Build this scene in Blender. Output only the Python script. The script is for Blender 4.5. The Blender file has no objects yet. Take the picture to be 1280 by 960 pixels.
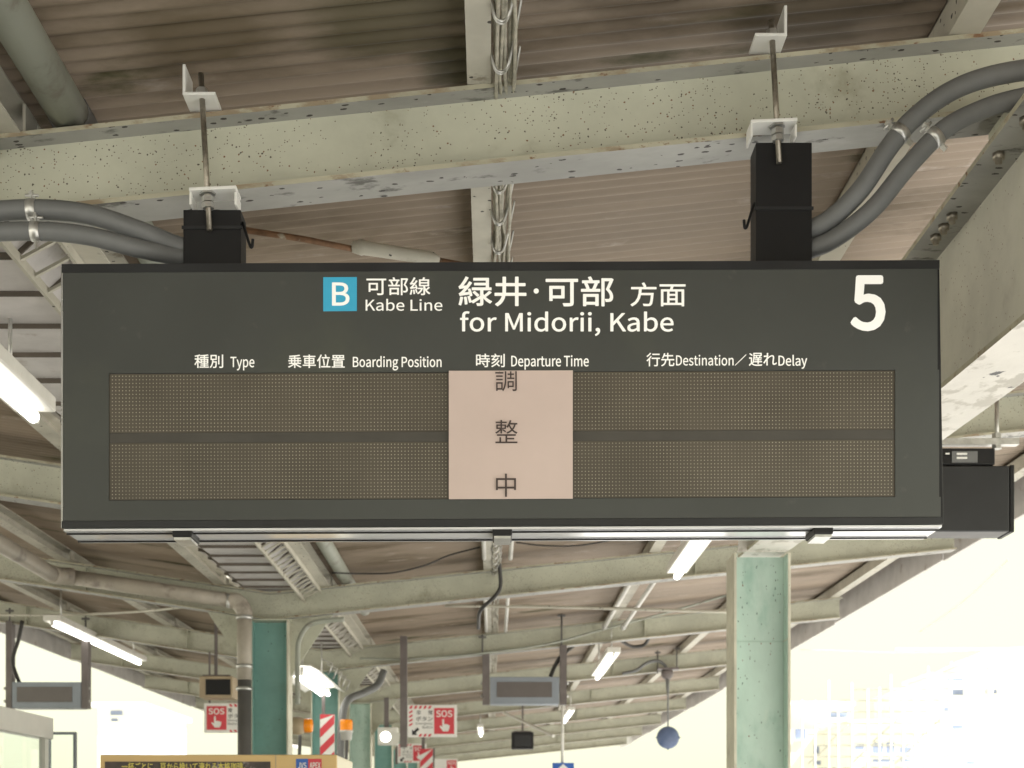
import bpy, bmesh, math, random
from mathutils import Vector, Matrix

random.seed(7)
scene = bpy.context.scene
COL = scene.collection

# ------------------------------------------------------------------ camera
CZ = 1.55                      # eye height above the platform
F, VX, VY = 1800.0, 615.0, 1030.0   # focal length and vanishing point in photograph pixels (1280 wide)
cam_d = bpy.data.cameras.new('camera')
cam = bpy.data.objects.new('camera', cam_d)
COL.objects.link(cam)
cam.location = (0, 0, CZ)
cam.rotation_euler = (math.radians(90), 0, 0)
cam_d.sensor_width = 36.0
cam_d.lens = 36.0 * F / 1280.0
cam_d.shift_x = (640 - VX) / 1280.0
cam_d.shift_y = (VY - 480) / 1280.0
cam_d.dof.use_dof = True
cam_d.dof.focus_distance = 3.85
cam_d.dof.aperture_fstop = 7.5
cam_d.clip_start = 0.05
cam_d.clip_end = 2000
scene.camera = cam

# ------------------------------------------------------------------ sky, sun, exposure
SUN_EL, SUN_AZ = math.radians(52), math.radians(104)   # azimuth: clockwise from +Y
w = bpy.data.worlds.new('World')
scene.world = w
w.use_nodes = True
nt = w.node_tree
for n in list(nt.nodes):
    nt.nodes.remove(n)
wo = nt.nodes.new('ShaderNodeOutputWorld')
bg = nt.nodes.new('ShaderNodeBackground')
sky = nt.nodes.new('ShaderNodeTexSky')
sky.sky_type = 'NISHITA'
sky.sun_disc = False
sky.sun_elevation = SUN_EL
sky.sun_rotation = SUN_AZ
sky.air_density = 1.0
sky.dust_density = 2.0
sky.ozone_density = 0.6
hs = nt.nodes.new('ShaderNodeHueSaturation')
hs.inputs['Saturation'].default_value = 0.3
milk = nt.nodes.new('ShaderNodeMix')          # milky, evenly bright cloud veil over the blue
milk.data_type = 'RGBA'
milk.inputs[0].default_value = 0.86
milk.inputs[7].default_value = (2.40, 2.38, 1.60, 1)
nt.links.new(sky.outputs[0], hs.inputs['Color'])
nt.links.new(hs.outputs[0], milk.inputs[6])
nt.links.new(milk.outputs[2], bg.inputs[0])
bg.inputs[1].default_value = 0.12
nt.links.new(bg.outputs[0], wo.inputs[0])

sun_d = bpy.data.lights.new('sun', 'SUN')
sun_d.energy = 5.0
sun_d.angle = math.radians(0.6)
sun_d.color = (1.0, 0.97, 0.955)
sun = bpy.data.objects.new('sun', sun_d)
COL.objects.link(sun)
sd = Vector((math.sin(SUN_AZ) * math.cos(SUN_EL), math.cos(SUN_AZ) * math.cos(SUN_EL), math.sin(SUN_EL)))
sun.rotation_euler = sd.to_track_quat('Z', 'Y').to_euler()
sun.location = (20, -20, 30)

scene.view_settings.view_transform = 'Standard'
scene.view_settings.look = 'None'
scene.view_settings.gamma = 1.0
scene.view_settings.exposure = 1.9
scene.view_settings.use_curve_mapping = False
scene.render.engine = 'CYCLES'
scene.cycles.use_denoising = True
scene.cycles.max_bounces = 10
scene.cycles.diffuse_bounces = 6
scene.cycles.glossy_bounces = 4
scene.cycles.sample_clamp_indirect = 8.0


# ------------------------------------------------------------------ helpers
def P(px, py, d):
    return Vector(((px - VX) / F * d, d, CZ + (VY - py) / F * d))


def PZ(px, py, z):
    return P(px, py, (z - CZ) * F / (VY - py))


def thing(name, base, label, cat, group=None, kind=None):
    o = bpy.data.objects.new(name, None)
    o.empty_display_size = 0.1
    o.location = base
    COL.objects.link(o)
    o['label'] = label
    o['category'] = cat
    if group:
        o['group'] = group
    return o


def tag(o, label=None, cat=None, group=None, kind=None):
    if label: o['label'] = label
    if cat: o['category'] = cat
    if group: o['group'] = group
    if kind: o['kind'] = kind
    return o


def origin(o):
    v = Vector((0, 0, 0))
    while o is not None:
        v += Vector(o.location)
        o = o.parent
    return v


class MB:
    def __init__(s):
        s.v, s.f, s.m, s.sm = [], [], [], []

    def add(s, vs, fs, m=0, smooth=False):
        b = len(s.v)
        s.v += [Vector(v) for v in vs]
        for f in fs:
            s.f.append([b + i for i in f])
            s.m.append(m)
            s.sm.append(smooth)
        return s

    def hexa(s, a, m=0):
        """8 corners: bottom loop 0-3 counter-clockwise seen from above, top loop 4-7"""
        return s.add(a, [(3, 2, 1, 0), (4, 5, 6, 7), (0, 1, 5, 4), (1, 2, 6, 5), (2, 3, 7, 6), (3, 0, 4, 7)], m)

    def box(s, x0, x1, y0, y1, z0, z1, m=0):
        return s.hexa([(x0, y0, z0), (x1, y0, z0), (x1, y1, z0), (x0, y1, z0),
                       (x0, y0, z1), (x1, y0, z1), (x1, y1, z1), (x0, y1, z1)], m)

    def quadbox(s, c4, d0, d1, m=0):
        """front quad given as 4 photo pixels (tl,tr,br,bl) on plane depth d0, extruded straight back to d1"""
        f = [P(x, y, d0) for x, y in c4]
        k = Vector((0, d1 - d0, 0))
        tl, tr, br, bl = f
        return s.hexa([bl, br, br + k, bl + k, tl, tr, tr + k, tl + k], m)

    def pbox(s, px0, py0, px1, py1, d0, d1, m=0):
        return s.quadbox([(px0, py0), (px1, py0), (px1, py1), (px0, py1)], d0, d1, m)

    def bar(s, a, b, wx, wz, m=0, up=(0, 0, 1)):
        a, b = Vector(a), Vector(b)
        t = (b - a).normalized()
        u = t.cross(Vector(up))
        if u.length < 1e-4:
            u = t.cross(Vector((0, 1, 0)))
        u.normalize()
        v = u.cross(t)
        u, v = u * wx / 2, v * wz / 2
        return s.add([a - u - v, a + u - v, a + u + v, a - u + v, b - u - v, b + u - v, b + u + v, b - u + v],
                     [(0, 1, 2, 3), (7, 6, 5, 4), (4, 5, 1, 0), (5, 6, 2, 1), (6, 7, 3, 2), (7, 4, 0, 3)], m)

    def tube(s, pts, r, n=10, m=0, caps=True, smooth=True):
        pts = [Vector(p) for p in pts]
        rs = r if isinstance(r, (list, tuple)) else [r] * len(pts)
        vs, fs = [], []
        ref = None
        for i, p in enumerate(pts):
            t = (pts[min(i + 1, len(pts) - 1)] - pts[max(i - 1, 0)]).normalized()
            if ref is None:
                ref = t.cross(Vector((0, 0, 1)))
                if ref.length < 0.05:
                    ref = t.cross(Vector((0, 1, 0)))
            ref = (ref - t * ref.dot(t)).normalized()
            q = t.cross(ref)
            for k in range(n):
                a = 2 * math.pi * k / n
                vs.append(p + (ref * math.cos(a) + q * math.sin(a)) * rs[i])
        for i in range(len(pts) - 1):
            for k in range(n):
                fs.append((i * n + k, i * n + (k + 1) % n, (i + 1) * n + (k + 1) % n, (i + 1) * n + k))
        b = len(s.v)
        s.add(vs, fs, m, smooth)
        if caps:
            for loop in (list(range(n))[::-1], [(len(pts) - 1) * n + k for k in range(n)]):
                s.f.append([b + i for i in loop])
                s.m.append(m)
                s.sm.append(False)
        return s

    def poly(s, pts, thick, m=0):
        """flat polygon (list of 3D points) thickened by the vector thick"""
        pts = [Vector(p) for p in pts]
        n = len(pts)
        k = Vector(thick)
        fs = [list(range(n)), list(range(2 * n - 1, n - 1, -1))]
        fs += [(i, i + n, (i + 1) % n + n, (i + 1) % n) for i in range(n)]
        return s.add(pts + [p + k for p in pts], fs, m)

    def lathe(s, c, prof, n=20, m=0, axis='Z'):
        c = Vector(c)
        vs, fs = [], []
        for r, h in prof:
            for k in range(n):
                a = 2 * math.pi * k / n
                x, y = r * math.cos(a), r * math.sin(a)
                vs.append(c + (Vector((x, y, h)) if axis == 'Z' else Vector((x, h, y)) if axis == 'Y' else Vector((h, x, y))))
        L = len(prof)
        for i in range(L - 1):
            for k in range(n):
                fs.append((i * n + k, i * n + (k + 1) % n, (i + 1) * n + (k + 1) % n, (i + 1) * n + k))
        return s.add(vs, fs, m, True)

    def mesh(s, name, mats, off=Vector((0, 0, 0)), fix=True):
        me = bpy.data.meshes.new(name)
        me.from_pydata([v - off for v in s.v], [], s.f)
        for mt in (mats if isinstance(mats, (list, tuple)) else [mats]):
            me.materials.append(mt)
        me.polygons.foreach_set('material_index', s.m)
        me.polygons.foreach_set('use_smooth', s.sm)
        if fix:
            bm = bmesh.new()
            bm.from_mesh(me)
            bmesh.ops.recalc_face_normals(bm, faces=bm.faces)
            bm.to_mesh(me)
            bm.free()
        me.update()
        return me

    def build(s, name, mats, parent=None, label=None, bevel=0, fix=True):
        off = origin(parent) if parent is not None else Vector((0, 0, 0))
        o = bpy.data.objects.new(name, s.mesh(name, mats, off, fix))
        COL.objects.link(o)
        o.parent = parent
        if label: o['label'] = label
        if bevel:
            b = o.modifiers.new('bevel', 'BEVEL')
            b.width = bevel
            b.segments = 2
            b.limit_method = 'ANGLE'
        return o


def rebase(o, base):
    """move a top-level mesh object's origin to base"""
    base = Vector(base)
    o.data.transform(Matrix.Translation(-base))
    o.location = base
    return o


def smooth_path(pts, n=8):
    pts = [Vector(p) for p in pts]
    ext = [pts[0] * 2 - pts[1]] + pts + [pts[-1] * 2 - pts[-2]]
    out = []
    for i in range(1, len(ext) - 2):
        p0, p1, p2, p3 = ext[i - 1:i + 3]
        for k in range(n):
            t = k / n
            out.append(0.5 * ((2 * p1) + (p2 - p0) * t + (2 * p0 - 5 * p1 + 4 * p2 - p3) * t * t + (3 * p1 - p0 - 3 * p2 + p3) * t ** 3))
    out.append(pts[-1])
    return out


import os
try:      # Blender's own humanist sans, which also holds the Japanese characters
    FONT = bpy.data.fonts.load(os.path.join(bpy.utils.system_resource('DATAFILES'), 'fonts', 'Noto Sans CJK Regular.woff2'))
except Exception:
    FONT = None


def text_mb(mb, s, px0, py0, px1, py1, d, bold=0.0, m=0, fit_w=True):
    """flat lettering fitted to a photo-pixel box on the upright plane at depth d"""
    cu = bpy.data.curves.new('t', 'FONT')
    cu.body = s
    cu.size = 1.0
    if FONT: cu.font = FONT
    cu.resolution_u = 4
    o = bpy.data.objects.new('t', cu)
    COL.objects.link(o)
    dg = bpy.context.evaluated_depsgraph_get()
    dg.update()
    me = bpy.data.meshes.new_from_object(o.evaluated_get(dg))
    vs = [v.co.copy() for v in me.vertices]
    if vs:
        x0, x1 = min(v.x for v in vs), max(v.x for v in vs)
        y0, y1 = min(v.y for v in vs), max(v.y for v in vs)
        sx = (px1 - px0) / max(x1 - x0, 1e-6)
        sy = (py1 - py0) / max(y1 - y0, 1e-6)
        fs = [tuple(p.vertices) for p in me.polygons]
        r = bold * 14 * (py1 - py0) / 20.0         # stroke gain in pixels
        r = min(r, (py1 - py0) * 0.03)
        sx = (px1 - px0 - 2 * r) / max(x1 - x0, 1e-6)
        sy = (py1 - py0 - 2 * r) / max(y1 - y0, 1e-6)
        ring = [(0, 0)] + ([(r * math.cos(k * math.pi / 4), r * math.sin(k * math.pi / 4)) for k in range(8)] if r > 0.05 else [])
        for k, (ox, oy) in enumerate(ring):
            mb.add([P(px0 + r + ox + (v.x - x0) * sx, py1 - r + oy - (v.y - y0) * sy, d + 0.00006 * k) for v in vs], fs, m)
    bpy.data.meshes.remove(me)
    bpy.data.objects.remove(o)
    bpy.data.curves.remove(cu)
    return mb


def text(parent, name, items, mat, d, bold=0.0, label=None):
    mb = MB()
    for it in items:
        text_mb(mb, *it, d, bold)
    return mb.build(name, mat, parent, label, fix=False)


# ------------------------------------------------------------------ materials
def mat(name, col, rough=0.6, metal=0.0, var=0.12, vscale=6.0, dirt=None, specks=None, stretch=(1, 1, 1),
        bump=0.0, bscale=40.0, spec=0.5, emit=None, coat=0.0, objvar=0.0, stains=None):
    """dirt: list of (colour, lo, hi, scale); specks: (colour, scale, radius, share)"""
    m = bpy.data.materials.new(name)
    m.use_nodes = True
    t = m.node_tree
    N, L = t.nodes, t.links
    bs = N['Principled BSDF']
    bs.inputs['Roughness'].default_value = rough
    bs.inputs['Metallic'].default_value = metal
    bs.inputs['Specular IOR Level'].default_value = spec
    bs.inputs['Coat Weight'].default_value = coat
    tc = N.new('ShaderNodeNewGeometry')
    mp = N.new('ShaderNodeMapping')
    mp.inputs['Scale'].default_value = stretch
    L.new(tc.outputs['Position'], mp.inputs['Vector'])

    def noise(scale, detail=5, off=0.0):
        n = N.new('ShaderNodeTexNoise')
        n.inputs['Scale'].default_value = scale
        n.inputs['Detail'].default_value = detail
        n.inputs['Roughness'].default_value = 0.62
        if off:
            a = N.new('ShaderNodeVectorMath')
            a.inputs[1].default_value = (off, off * 1.7, -off)
            L.new(mp.outputs[0], a.inputs[0])
            L.new(a.outputs[0], n.inputs['Vector'])
        else:
            L.new(mp.outputs[0], n.inputs['Vector'])
        return n

    def mixc(fac, a, b):
        x = N.new('ShaderNodeMix')
        x.data_type = 'RGBA'
        if hasattr(fac, 'is_linked'): L.new(fac, x.inputs[0])
        else: x.inputs[0].default_value = fac
        for k, c in ((6, a), (7, b)):
            if hasattr(c, 'is_linked'): L.new(c, x.inputs[k])
            else: x.inputs[k].default_value = (*c, 1)
        return x.outputs[2]

    def ramp(sock, lo, hi):
        r = N.new('ShaderNodeMapRange')
        r.interpolation_type = 'SMOOTHSTEP'
        r.inputs['From Min'].default_value = lo
        r.inputs['From Max'].default_value = hi
        L.new(sock, r.inputs['Value'])
        return r.outputs[0]

    n1 = noise(vscale)
    c = mixc(ramp(n1.outputs[0], 0.3, 0.7), [x * (1 - var) for x in col], [min(1, x * (1 + var)) for x in col])
    for i, (dc, lo, hi, sc) in enumerate(dirt or []):
        c = mixc(ramp(noise(sc, 8, 3.1 + 5 * i).outputs[0], lo, hi), c, dc)
    if specks:
        for k, (sc_col, scale, rad, share) in enumerate(specks if isinstance(specks, list) else [specks]):
            v = N.new('ShaderNodeTexVoronoi')
            v.inputs['Scale'].default_value = scale
            nz = noise(scale * 1.5, 3, 9.0 + k)
            wv = N.new('ShaderNodeVectorMath')
            wv.operation = 'MULTIPLY_ADD'
            wv.inputs[1].default_value = (0.6 / scale,) * 3
            L.new(nz.outputs[1], wv.inputs[0])
            L.new(mp.outputs[0], wv.inputs[2])
            L.new(wv.outputs[0], v.inputs['Vector'])
            a = N.new('ShaderNodeMath'); a.operation = 'LESS_THAN'; a.inputs[1].default_value = rad
            L.new(v.outputs['Distance'], a.inputs[0])
            sp = N.new('ShaderNodeSeparateColor')
            L.new(v.outputs['Color'], sp.inputs[0])
            cl = noise(vscale * 0.35 + 1.2, 2, 21.0)
            thr = N.new('ShaderNodeMath'); thr.operation = 'MULTIPLY_ADD'
            thr.inputs[1].default_value = share * 3.2
            thr.inputs[2].default_value = -share * 1.05
            L.new(cl.outputs[0], thr.inputs[0])
            b = N.new('ShaderNodeMath'); b.operation = 'LESS_THAN'
            L.new(sp.outputs[0], b.inputs[0])
            L.new(thr.outputs[0], b.inputs[1])
            e = N.new('ShaderNodeMath'); e.operation = 'MULTIPLY'
            L.new(a.outputs[0], e.inputs[0]); L.new(b.outputs[0], e.inputs[1])
            c = mixc(e.outputs[0], c, sc_col)
    for cx, cy, cz, rr, sc in stains or []:      # single stains at a place of their own
        vd = N.new('ShaderNodeVectorMath'); vd.operation = 'DISTANCE'
        vd.inputs[1].default_value = (cx, cy, cz)
        L.new(tc.outputs['Position'], vd.inputs[0])
        ad = N.new('ShaderNodeMath'); ad.operation = 'MULTIPLY_ADD'
        ad.inputs[1].default_value = rr * 1.6
        L.new(noise(6, 7, cx * 7 + 2).outputs[0], ad.inputs[0]); L.new(vd.outputs['Value'], ad.inputs[2])
        mr = N.new('ShaderNodeMapRange'); mr.interpolation_type = 'SMOOTHSTEP'
        mr.inputs['From Min'].default_value = rr * 1.9; mr.inputs['From Max'].default_value = rr * 1.15
        mr.inputs['To Max'].default_value = 0.8
        L.new(ad.outputs[0], mr.inputs['Value'])
        c = mixc(mr.outputs[0], c, sc)
    if objvar:
        oi = N.new('ShaderNodeObjectInfo')
        mr = N.new('ShaderNodeMapRange')
        mr.inputs['To Min'].default_value = 1 - objvar
        mr.inputs['To Max'].default_value = 1 + objvar
        L.new(oi.outputs['Random'], mr.inputs['Value'])
        mm = N.new('ShaderNodeVectorMath'); mm.operation = 'SCALE'
        L.new(c, mm.inputs[0]); L.new(mr.outputs[0], mm.inputs['Scale'])
        c = mm.outputs[0]
    L.new(c, bs.inputs['Base Color'])
    rr = N.new('ShaderNodeMapRange')
    rr.inputs['To Min'].default_value = max(0.02, rough - 0.08)
    rr.inputs['To Max'].default_value = min(1, rough + 0.12)
    L.new(n1.outputs[0], rr.inputs['Value'])
    L.new(rr.outputs[0], bs.inputs['Roughness'])
    if bump:
        bn = N.new('ShaderNodeBump')
        bn.inputs['Strength'].default_value = bump
        bn.inputs['Distance'].default_value = 0.004
        L.new(noise(bscale, 6).outputs[0], bn.inputs['Height'])
        L.new(bn.outputs[0], bs.inputs['Normal'])
    if emit:
        bs.inputs['Emission Color'].default_value = (*emit[0], 1)
        bs.inputs['Emission Strength'].default_value = emit[1]
    return m


RUST = (0.19, 0.10, 0.05)
BLACKISH = (0.045, 0.04, 0.035)
M = {}
M['paint'] = mat('beam_paint', (0.50, 0.505, 0.41), 0.55, var=0.10, vscale=3, bump=0.15,
                 dirt=[((0.33, 0.32, 0.24), 0.56, 0.78, 5), ((0.27, 0.2, 0.12), 0.70, 0.80, 16)],
                 specks=[((0.09, 0.08, 0.06), 85, 0.22, 0.22), ((0.13, 0.10, 0.07), 150, 0.28, 0.26), (RUST, 100, 0.25, 0.14)])
M['paint_rust'] = mat('beam_edge_rust', (0.44, 0.42, 0.32), 0.65, var=0.15, vscale=6, stretch=(0.5, 1, 1),
                      dirt=[((0.31, 0.25, 0.17), 0.50, 0.64, 14), (RUST, 0.58, 0.66, 34)])
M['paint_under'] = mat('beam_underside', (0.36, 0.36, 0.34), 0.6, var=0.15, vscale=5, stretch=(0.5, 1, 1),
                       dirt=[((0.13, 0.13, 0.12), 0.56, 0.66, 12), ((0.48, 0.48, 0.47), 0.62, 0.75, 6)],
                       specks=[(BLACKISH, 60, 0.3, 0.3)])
M['girder'] = mat('girder_paint', (0.52, 0.51, 0.44), 0.6, var=0.12, vscale=3, bump=0.2,
                  dirt=[((0.36, 0.34, 0.28), 0.55, 0.75, 4)], specks=[((0.12, 0.11, 0.09), 60, 0.24, 0.22), (RUST, 90, 0.22, 0.12)])
M['peeling'] = mat('peeling_white_paint', (0.62, 0.60, 0.55), 0.7, var=0.08, vscale=4, bump=0.5, bscale=25, stretch=(1, 0.6, 1),
                   dirt=[((0.45, 0.43, 0.38), 0.52, 0.6, 10), ((0.10, 0.10, 0.10), 0.64, 0.67, 9)])
M['roof'] = mat(objvar=0.14, stains=[(-0.25, 3.72, 3.66, 0.34, (0.075, 0.065, 0.03)), (-0.75, 3.8, 3.6, 0.30, (0.10, 0.075, 0.04)), (0.42, 3.7, 3.7, 0.36, (0.10, 0.075, 0.05)), (0.9, 3.95, 3.8, 0.3, (0.09, 0.07, 0.045)), (-0.1, 4.05, 3.66, 0.14, (0.05, 0.05, 0.02))], name='roof_sheet_brown', col=(0.29, 0.234, 0.180), rough=0.55, var=0.14, vscale=1.6, stretch=(0.35, 1.3, 1),
                dirt=[((0.15, 0.115, 0.075), 0.50, 0.68, 1.7), ((0.44, 0.38, 0.33), 0.60, 0.74, 7), ((0.085, 0.08, 0.035), 0.58, 0.70, 2.6)])
M['purlin'] = mat('purlin_paint', (0.50, 0.48, 0.41), 0.6, var=0.12, vscale=4, dirt=[((0.25, 0.22, 0.17), 0.60, 0.72, 9)],
                  specks=[(BLACKISH, 40, 0.25, 0.25)])
M['teal'] = mat('teal_column_paint', (0.215, 0.41, 0.375), 0.5, var=0.10, vscale=3, bump=0.15,
                dirt=[((0.20, 0.36, 0.31), 0.5, 0.75, 5)], specks=[((0.05, 0.07, 0.06), 45, 0.2, 0.12)])
M['mint'] = mat('faded_teal_column_paint', (0.48, 0.61, 0.54), 0.5, var=0.10, vscale=3, bump=0.2, stretch=(1, 1, 0.5),
                dirt=[((0.30, 0.46, 0.39), 0.50, 0.72, 5), ((0.62, 0.68, 0.59), 0.54, 0.74, 3)], specks=[((0.18, 0.24, 0.20), 80, 0.22, 0.2), ((0.2, 0.28, 0.24), 40, 0.16, 0.25), (RUST, 60, 0.16, 0.1)])
M['cream'] = mat('cream_paint', (0.58, 0.56, 0.46), 0.6, dirt=[((0.4, 0.37, 0.3), 0.55, 0.75, 8)], specks=[(RUST, 50, 0.2, 0.15)])
M['gutter'] = mat('gutter_metal', (0.52, 0.50, 0.49), 0.5, var=0.12, vscale=4, dirt=[((0.30, 0.25, 0.21), 0.58, 0.72, 6)])
M['seam'] = mat('gutter_joint_dirt', (0.13, 0.11, 0.09), 0.8)
M['dark'] = mat('dark_gap', (0.03, 0.028, 0.025), 0.8)
M['galv'] = mat('galvanised_steel', (0.58, 0.58, 0.56), 0.35, 0.8, var=0.15, vscale=20)
M['white_steel'] = mat('white_painted_steel', (0.80, 0.80, 0.77), 0.4, var=0.04)
M['rod'] = mat('threaded_rod_steel', (0.35, 0.32, 0.27), 0.4, 0.9, var=0.2, vscale=60)
M['rusty'] = mat('rusty_rod', (0.20, 0.11, 0.06), 0.8, var=0.3, vscale=20, dirt=[((0.42, 0.38, 0.30), 0.55, 0.65, 12)])
M['conduit'] = mat('grey_conduit', (0.155, 0.16, 0.16), 0.5, var=0.06, vscale=12)
M['conduit_dark'] = mat('dark_cable_sheath', (0.035, 0.033, 0.03), 0.55, var=0.1)
M['cable'] = mat('pale_cable', (0.42, 0.40, 0.33), 0.55, var=0.25, vscale=30)
M['pipe'] = mat('grey_green_pipe', (0.34, 0.36, 0.31), 0.45, var=0.10, vscale=5, dirt=[((0.24, 0.23, 0.19), 0.55, 0.7, 7)])
M['pipe_warm'] = mat('weathered_drain_pipe', (0.42, 0.38, 0.32), 0.45, var=0.12, vscale=5, dirt=[((0.22, 0.19, 0.16), 0.52, 0.68, 4)])
M['pipe_dark'] = mat('dark_grey_pipe', (0.13, 0.125, 0.12), 0.45)
M['black'] = mat('black_powder_coat', (0.010, 0.010, 0.011), 0.5, spec=0.35, var=0.1, vscale=10)
M['face'] = mat('charcoal_sign_face', (0.060, 0.064, 0.060), 0.36, var=0.10, vscale=1.2, dirt=[((0.082, 0.088, 0.070), 0.50, 0.8, 1.6), ((0.085, 0.085, 0.078), 0.62, 0.75, 14)], bump=0.03, bscale=200)
M['rim'] = mat('black_sign_rim', (0.018, 0.019, 0.021), 0.4)
M['led_back'] = mat('led_panel_brown', (0.094, 0.080, 0.060), 0.42, var=0.16, vscale=2)
M['led_band'] = mat('led_divider', (0.066, 0.061, 0.052), 0.5)
M['led_dot'] = mat('unlit_led_dots', (0.37, 0.35, 0.28), 0.4, var=0.25, vscale=9)
M['letter'] = mat('backlit_white_lettering', (0.80, 0.79, 0.74), 0.4, var=0.0, emit=((1.0, 0.98, 0.92), 0.09))
M['badge'] = mat('cyan_badge', (0.045, 0.36, 0.56), 0.4, var=0.02, emit=((0.05, 0.42, 0.62), 0.05))
M['paper'] = mat('pinkish_paper', (0.64, 0.52, 0.475), 0.75, var=0.03, vscale=3)
M['ink'] = mat('dark_brown_ink', (0.07, 0.05, 0.045), 0.7)
M['gloss'] = mat('glossy_underside_cover', (0.80, 0.81, 0.83), 0.10, 0.25, var=0.05, vscale=2)
M['chrome'] = mat('bright_edge', (0.6, 0.6, 0.6), 0.25, 0.9)
M['tube'] = mat('lit_fluorescent_tube', (0.9, 0.9, 0.9), 0.4, emit=((1.0, 0.97, 0.90), 1.6))
M['lampwhite'] = mat('lamp_housing_white', (0.74, 0.73, 0.68), 0.4, var=0.06, dirt=[((0.5, 0.46, 0.38), 0.6, 0.75, 9)])
M['display'] = mat('blue_grey_display_case', (0.25, 0.28, 0.32), 0.45, var=0.05)
M['display_glass'] = mat('display_screen', (0.13, 0.115, 0.11), 0.35, var=0.05)
M['post'] = mat('brownish_grey_post', (0.15, 0.13, 0.125), 0.5)
M['signwhite'] = mat('sign_white', (0.78, 0.77, 0.74), 0.4, var=0.03)
M['signred'] = mat('sign_red', (0.62, 0.055, 0.075), 0.4, var=0.04)
M['signblue'] = mat('sign_blue', (0.03, 0.12, 0.45), 0.4, var=0.03)
M['signblack'] = mat('sign_black', (0.02, 0.02, 0.025), 0.5)
M['orange'] = mat('orange_lens', (0.85, 0.26, 0.01), 0.25, var=0.03, emit=((1, 0.3, 0.01), 0.05))
M['beige'] = mat('beige_plastic', (0.42, 0.33, 0.22), 0.5)
M['vending'] = mat('vending_tan_panel', (0.66, 0.46, 0.20), 0.35, var=0.03, vscale=2)
M['vending_side'] = mat('vending_cream_side', (0.72, 0.66, 0.50), 0.4, var=0.03)
M['photo'] = mat('coffee_picture_print', (0.05, 0.035, 0.03), 0.35, var=0.5, vscale=14, dirt=[((0.25, 0.22, 0.22), 0.56, 0.62, 9)])
M['yellow'] = mat('yellow_print', (0.72, 0.62, 0.12), 0.4)
M['discblue'] = mat('blue_grey_disc', (0.10, 0.14, 0.25), 0.3, var=0.06)
M['alu'] = mat('white_aluminium_frame', (0.62, 0.61, 0.57), 0.4, var=0.05)
M['platform'] = mat('platform_asphalt', (0.38, 0.38, 0.37), 0.9, var=0.12, vscale=2, bump=0.2)
M['ballast'] = mat('track_ballast', (0.34, 0.33, 0.31), 0.95, var=0.3, vscale=30, bump=0.6)
M['ground'] = mat('pale_ground', (0.40, 0.38, 0.34), 0.9, var=0.15, vscale=0.2)
M['concrete'] = mat('platform_edge_concrete', (0.42, 0.41, 0.38), 0.85, var=0.1)
M['rail'] = mat('rail_steel', (0.35, 0.3, 0.27), 0.35, 0.8)
M['wall'] = mat('pale_house_wall', (0.84, 0.83, 0.78), 0.8, var=0.03, vscale=0.5)
M['wall2'] = mat('white_house_wall', (0.84, 0.83, 0.74), 0.8, var=0.03, vscale=0.5)
M['bluewin'] = mat('bluish_window_pane', (0.24, 0.29, 0.44), 0.4, var=0.2, vscale=1)
M['shade'] = mat('bluish_metal_roof', (0.42, 0.48, 0.58), 0.6, var=0.1, vscale=0.8)
M['scaf'] = mat('pale_scaffold_paint', (0.50, 0.50, 0.46), 0.6)
glass = bpy.data.materials.new('clear_glass')
glass.use_nodes = True
gb = glass.node_tree.nodes['Principled BSDF']
gb.inputs['Base Color'].default_value = (0.9, 0.95, 0.93, 1)
gb.inputs['Transmission Weight'].default_value = 1.0
gb.inputs['Roughness'].default_value = 0.02
gb.inputs['IOR'].default_value = 1.1
M['glass'] = glass

# ------------------------------------------------------------------ ground, platform, tracks
def struct(mb, name, mats):
    return tag(mb.build(name, mats), kind='structure')

struct(MB().add([(-900, -300, -1.25), (900, -300, -1.25), (900, 1200, -1.25), (-900, 1200, -1.25)], [(0, 1, 2, 3)]), 'ground', M['ground'])
struct(MB().box(-6.3, 4.6, -14, 60, -1.2, 0.0), 'platform', [M['platform']])
struct(MB().box(4.6, 5.0, -14, 60, -1.2, 0.006).box(-6.7, -6.3, -14, 60, -1.2, 0.006), 'platform_edge', M['concrete'])
struct(MB().box(5.2, 12.5, -30, 90, -1.24, -1.0).box(-14, -6.9, -30, 90, -1.24, -1.0), 'track_bed', M['ballast'])
rb = MB()
for x in (6.3, 7.37, 10.0, 11.07, -8.0, -9.07, -11.6, -12.67):
    rb.box(x - 0.035, x + 0.035, -30, 90, -1.0, -0.86)
struct(rb, 'rails', M['rail'])

# ------------------------------------------------------------------ platform canopy
XV, XR, XL = -1.76, 3.75, -5.70          # valley, right eave, left eave
SR, SL = 0.103, 0.15
BH, FW = 0.22, 0.14                       # beam depth, flange width
def zb(x):                                # underside of the roof beams
    return 3.353 + SR * x if x >= XV else 3.353 + SR * XV + SL * (XV - x)
ROOF_DZ = BH + 0.115
FRAMES = [-2.9, 0.2, 4.0, 7.75, 11.5, 15.3, 19.3, 23.4, 27.4, 31.4, 35.4, 39.4]
Y0, Y1 = -3.2, 40.2

canopy = thing('platform_canopy', (0, 11.5, 0), 'weathered butterfly station canopy with pale green beams and brown corrugated roof', 'canopy')

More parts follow.
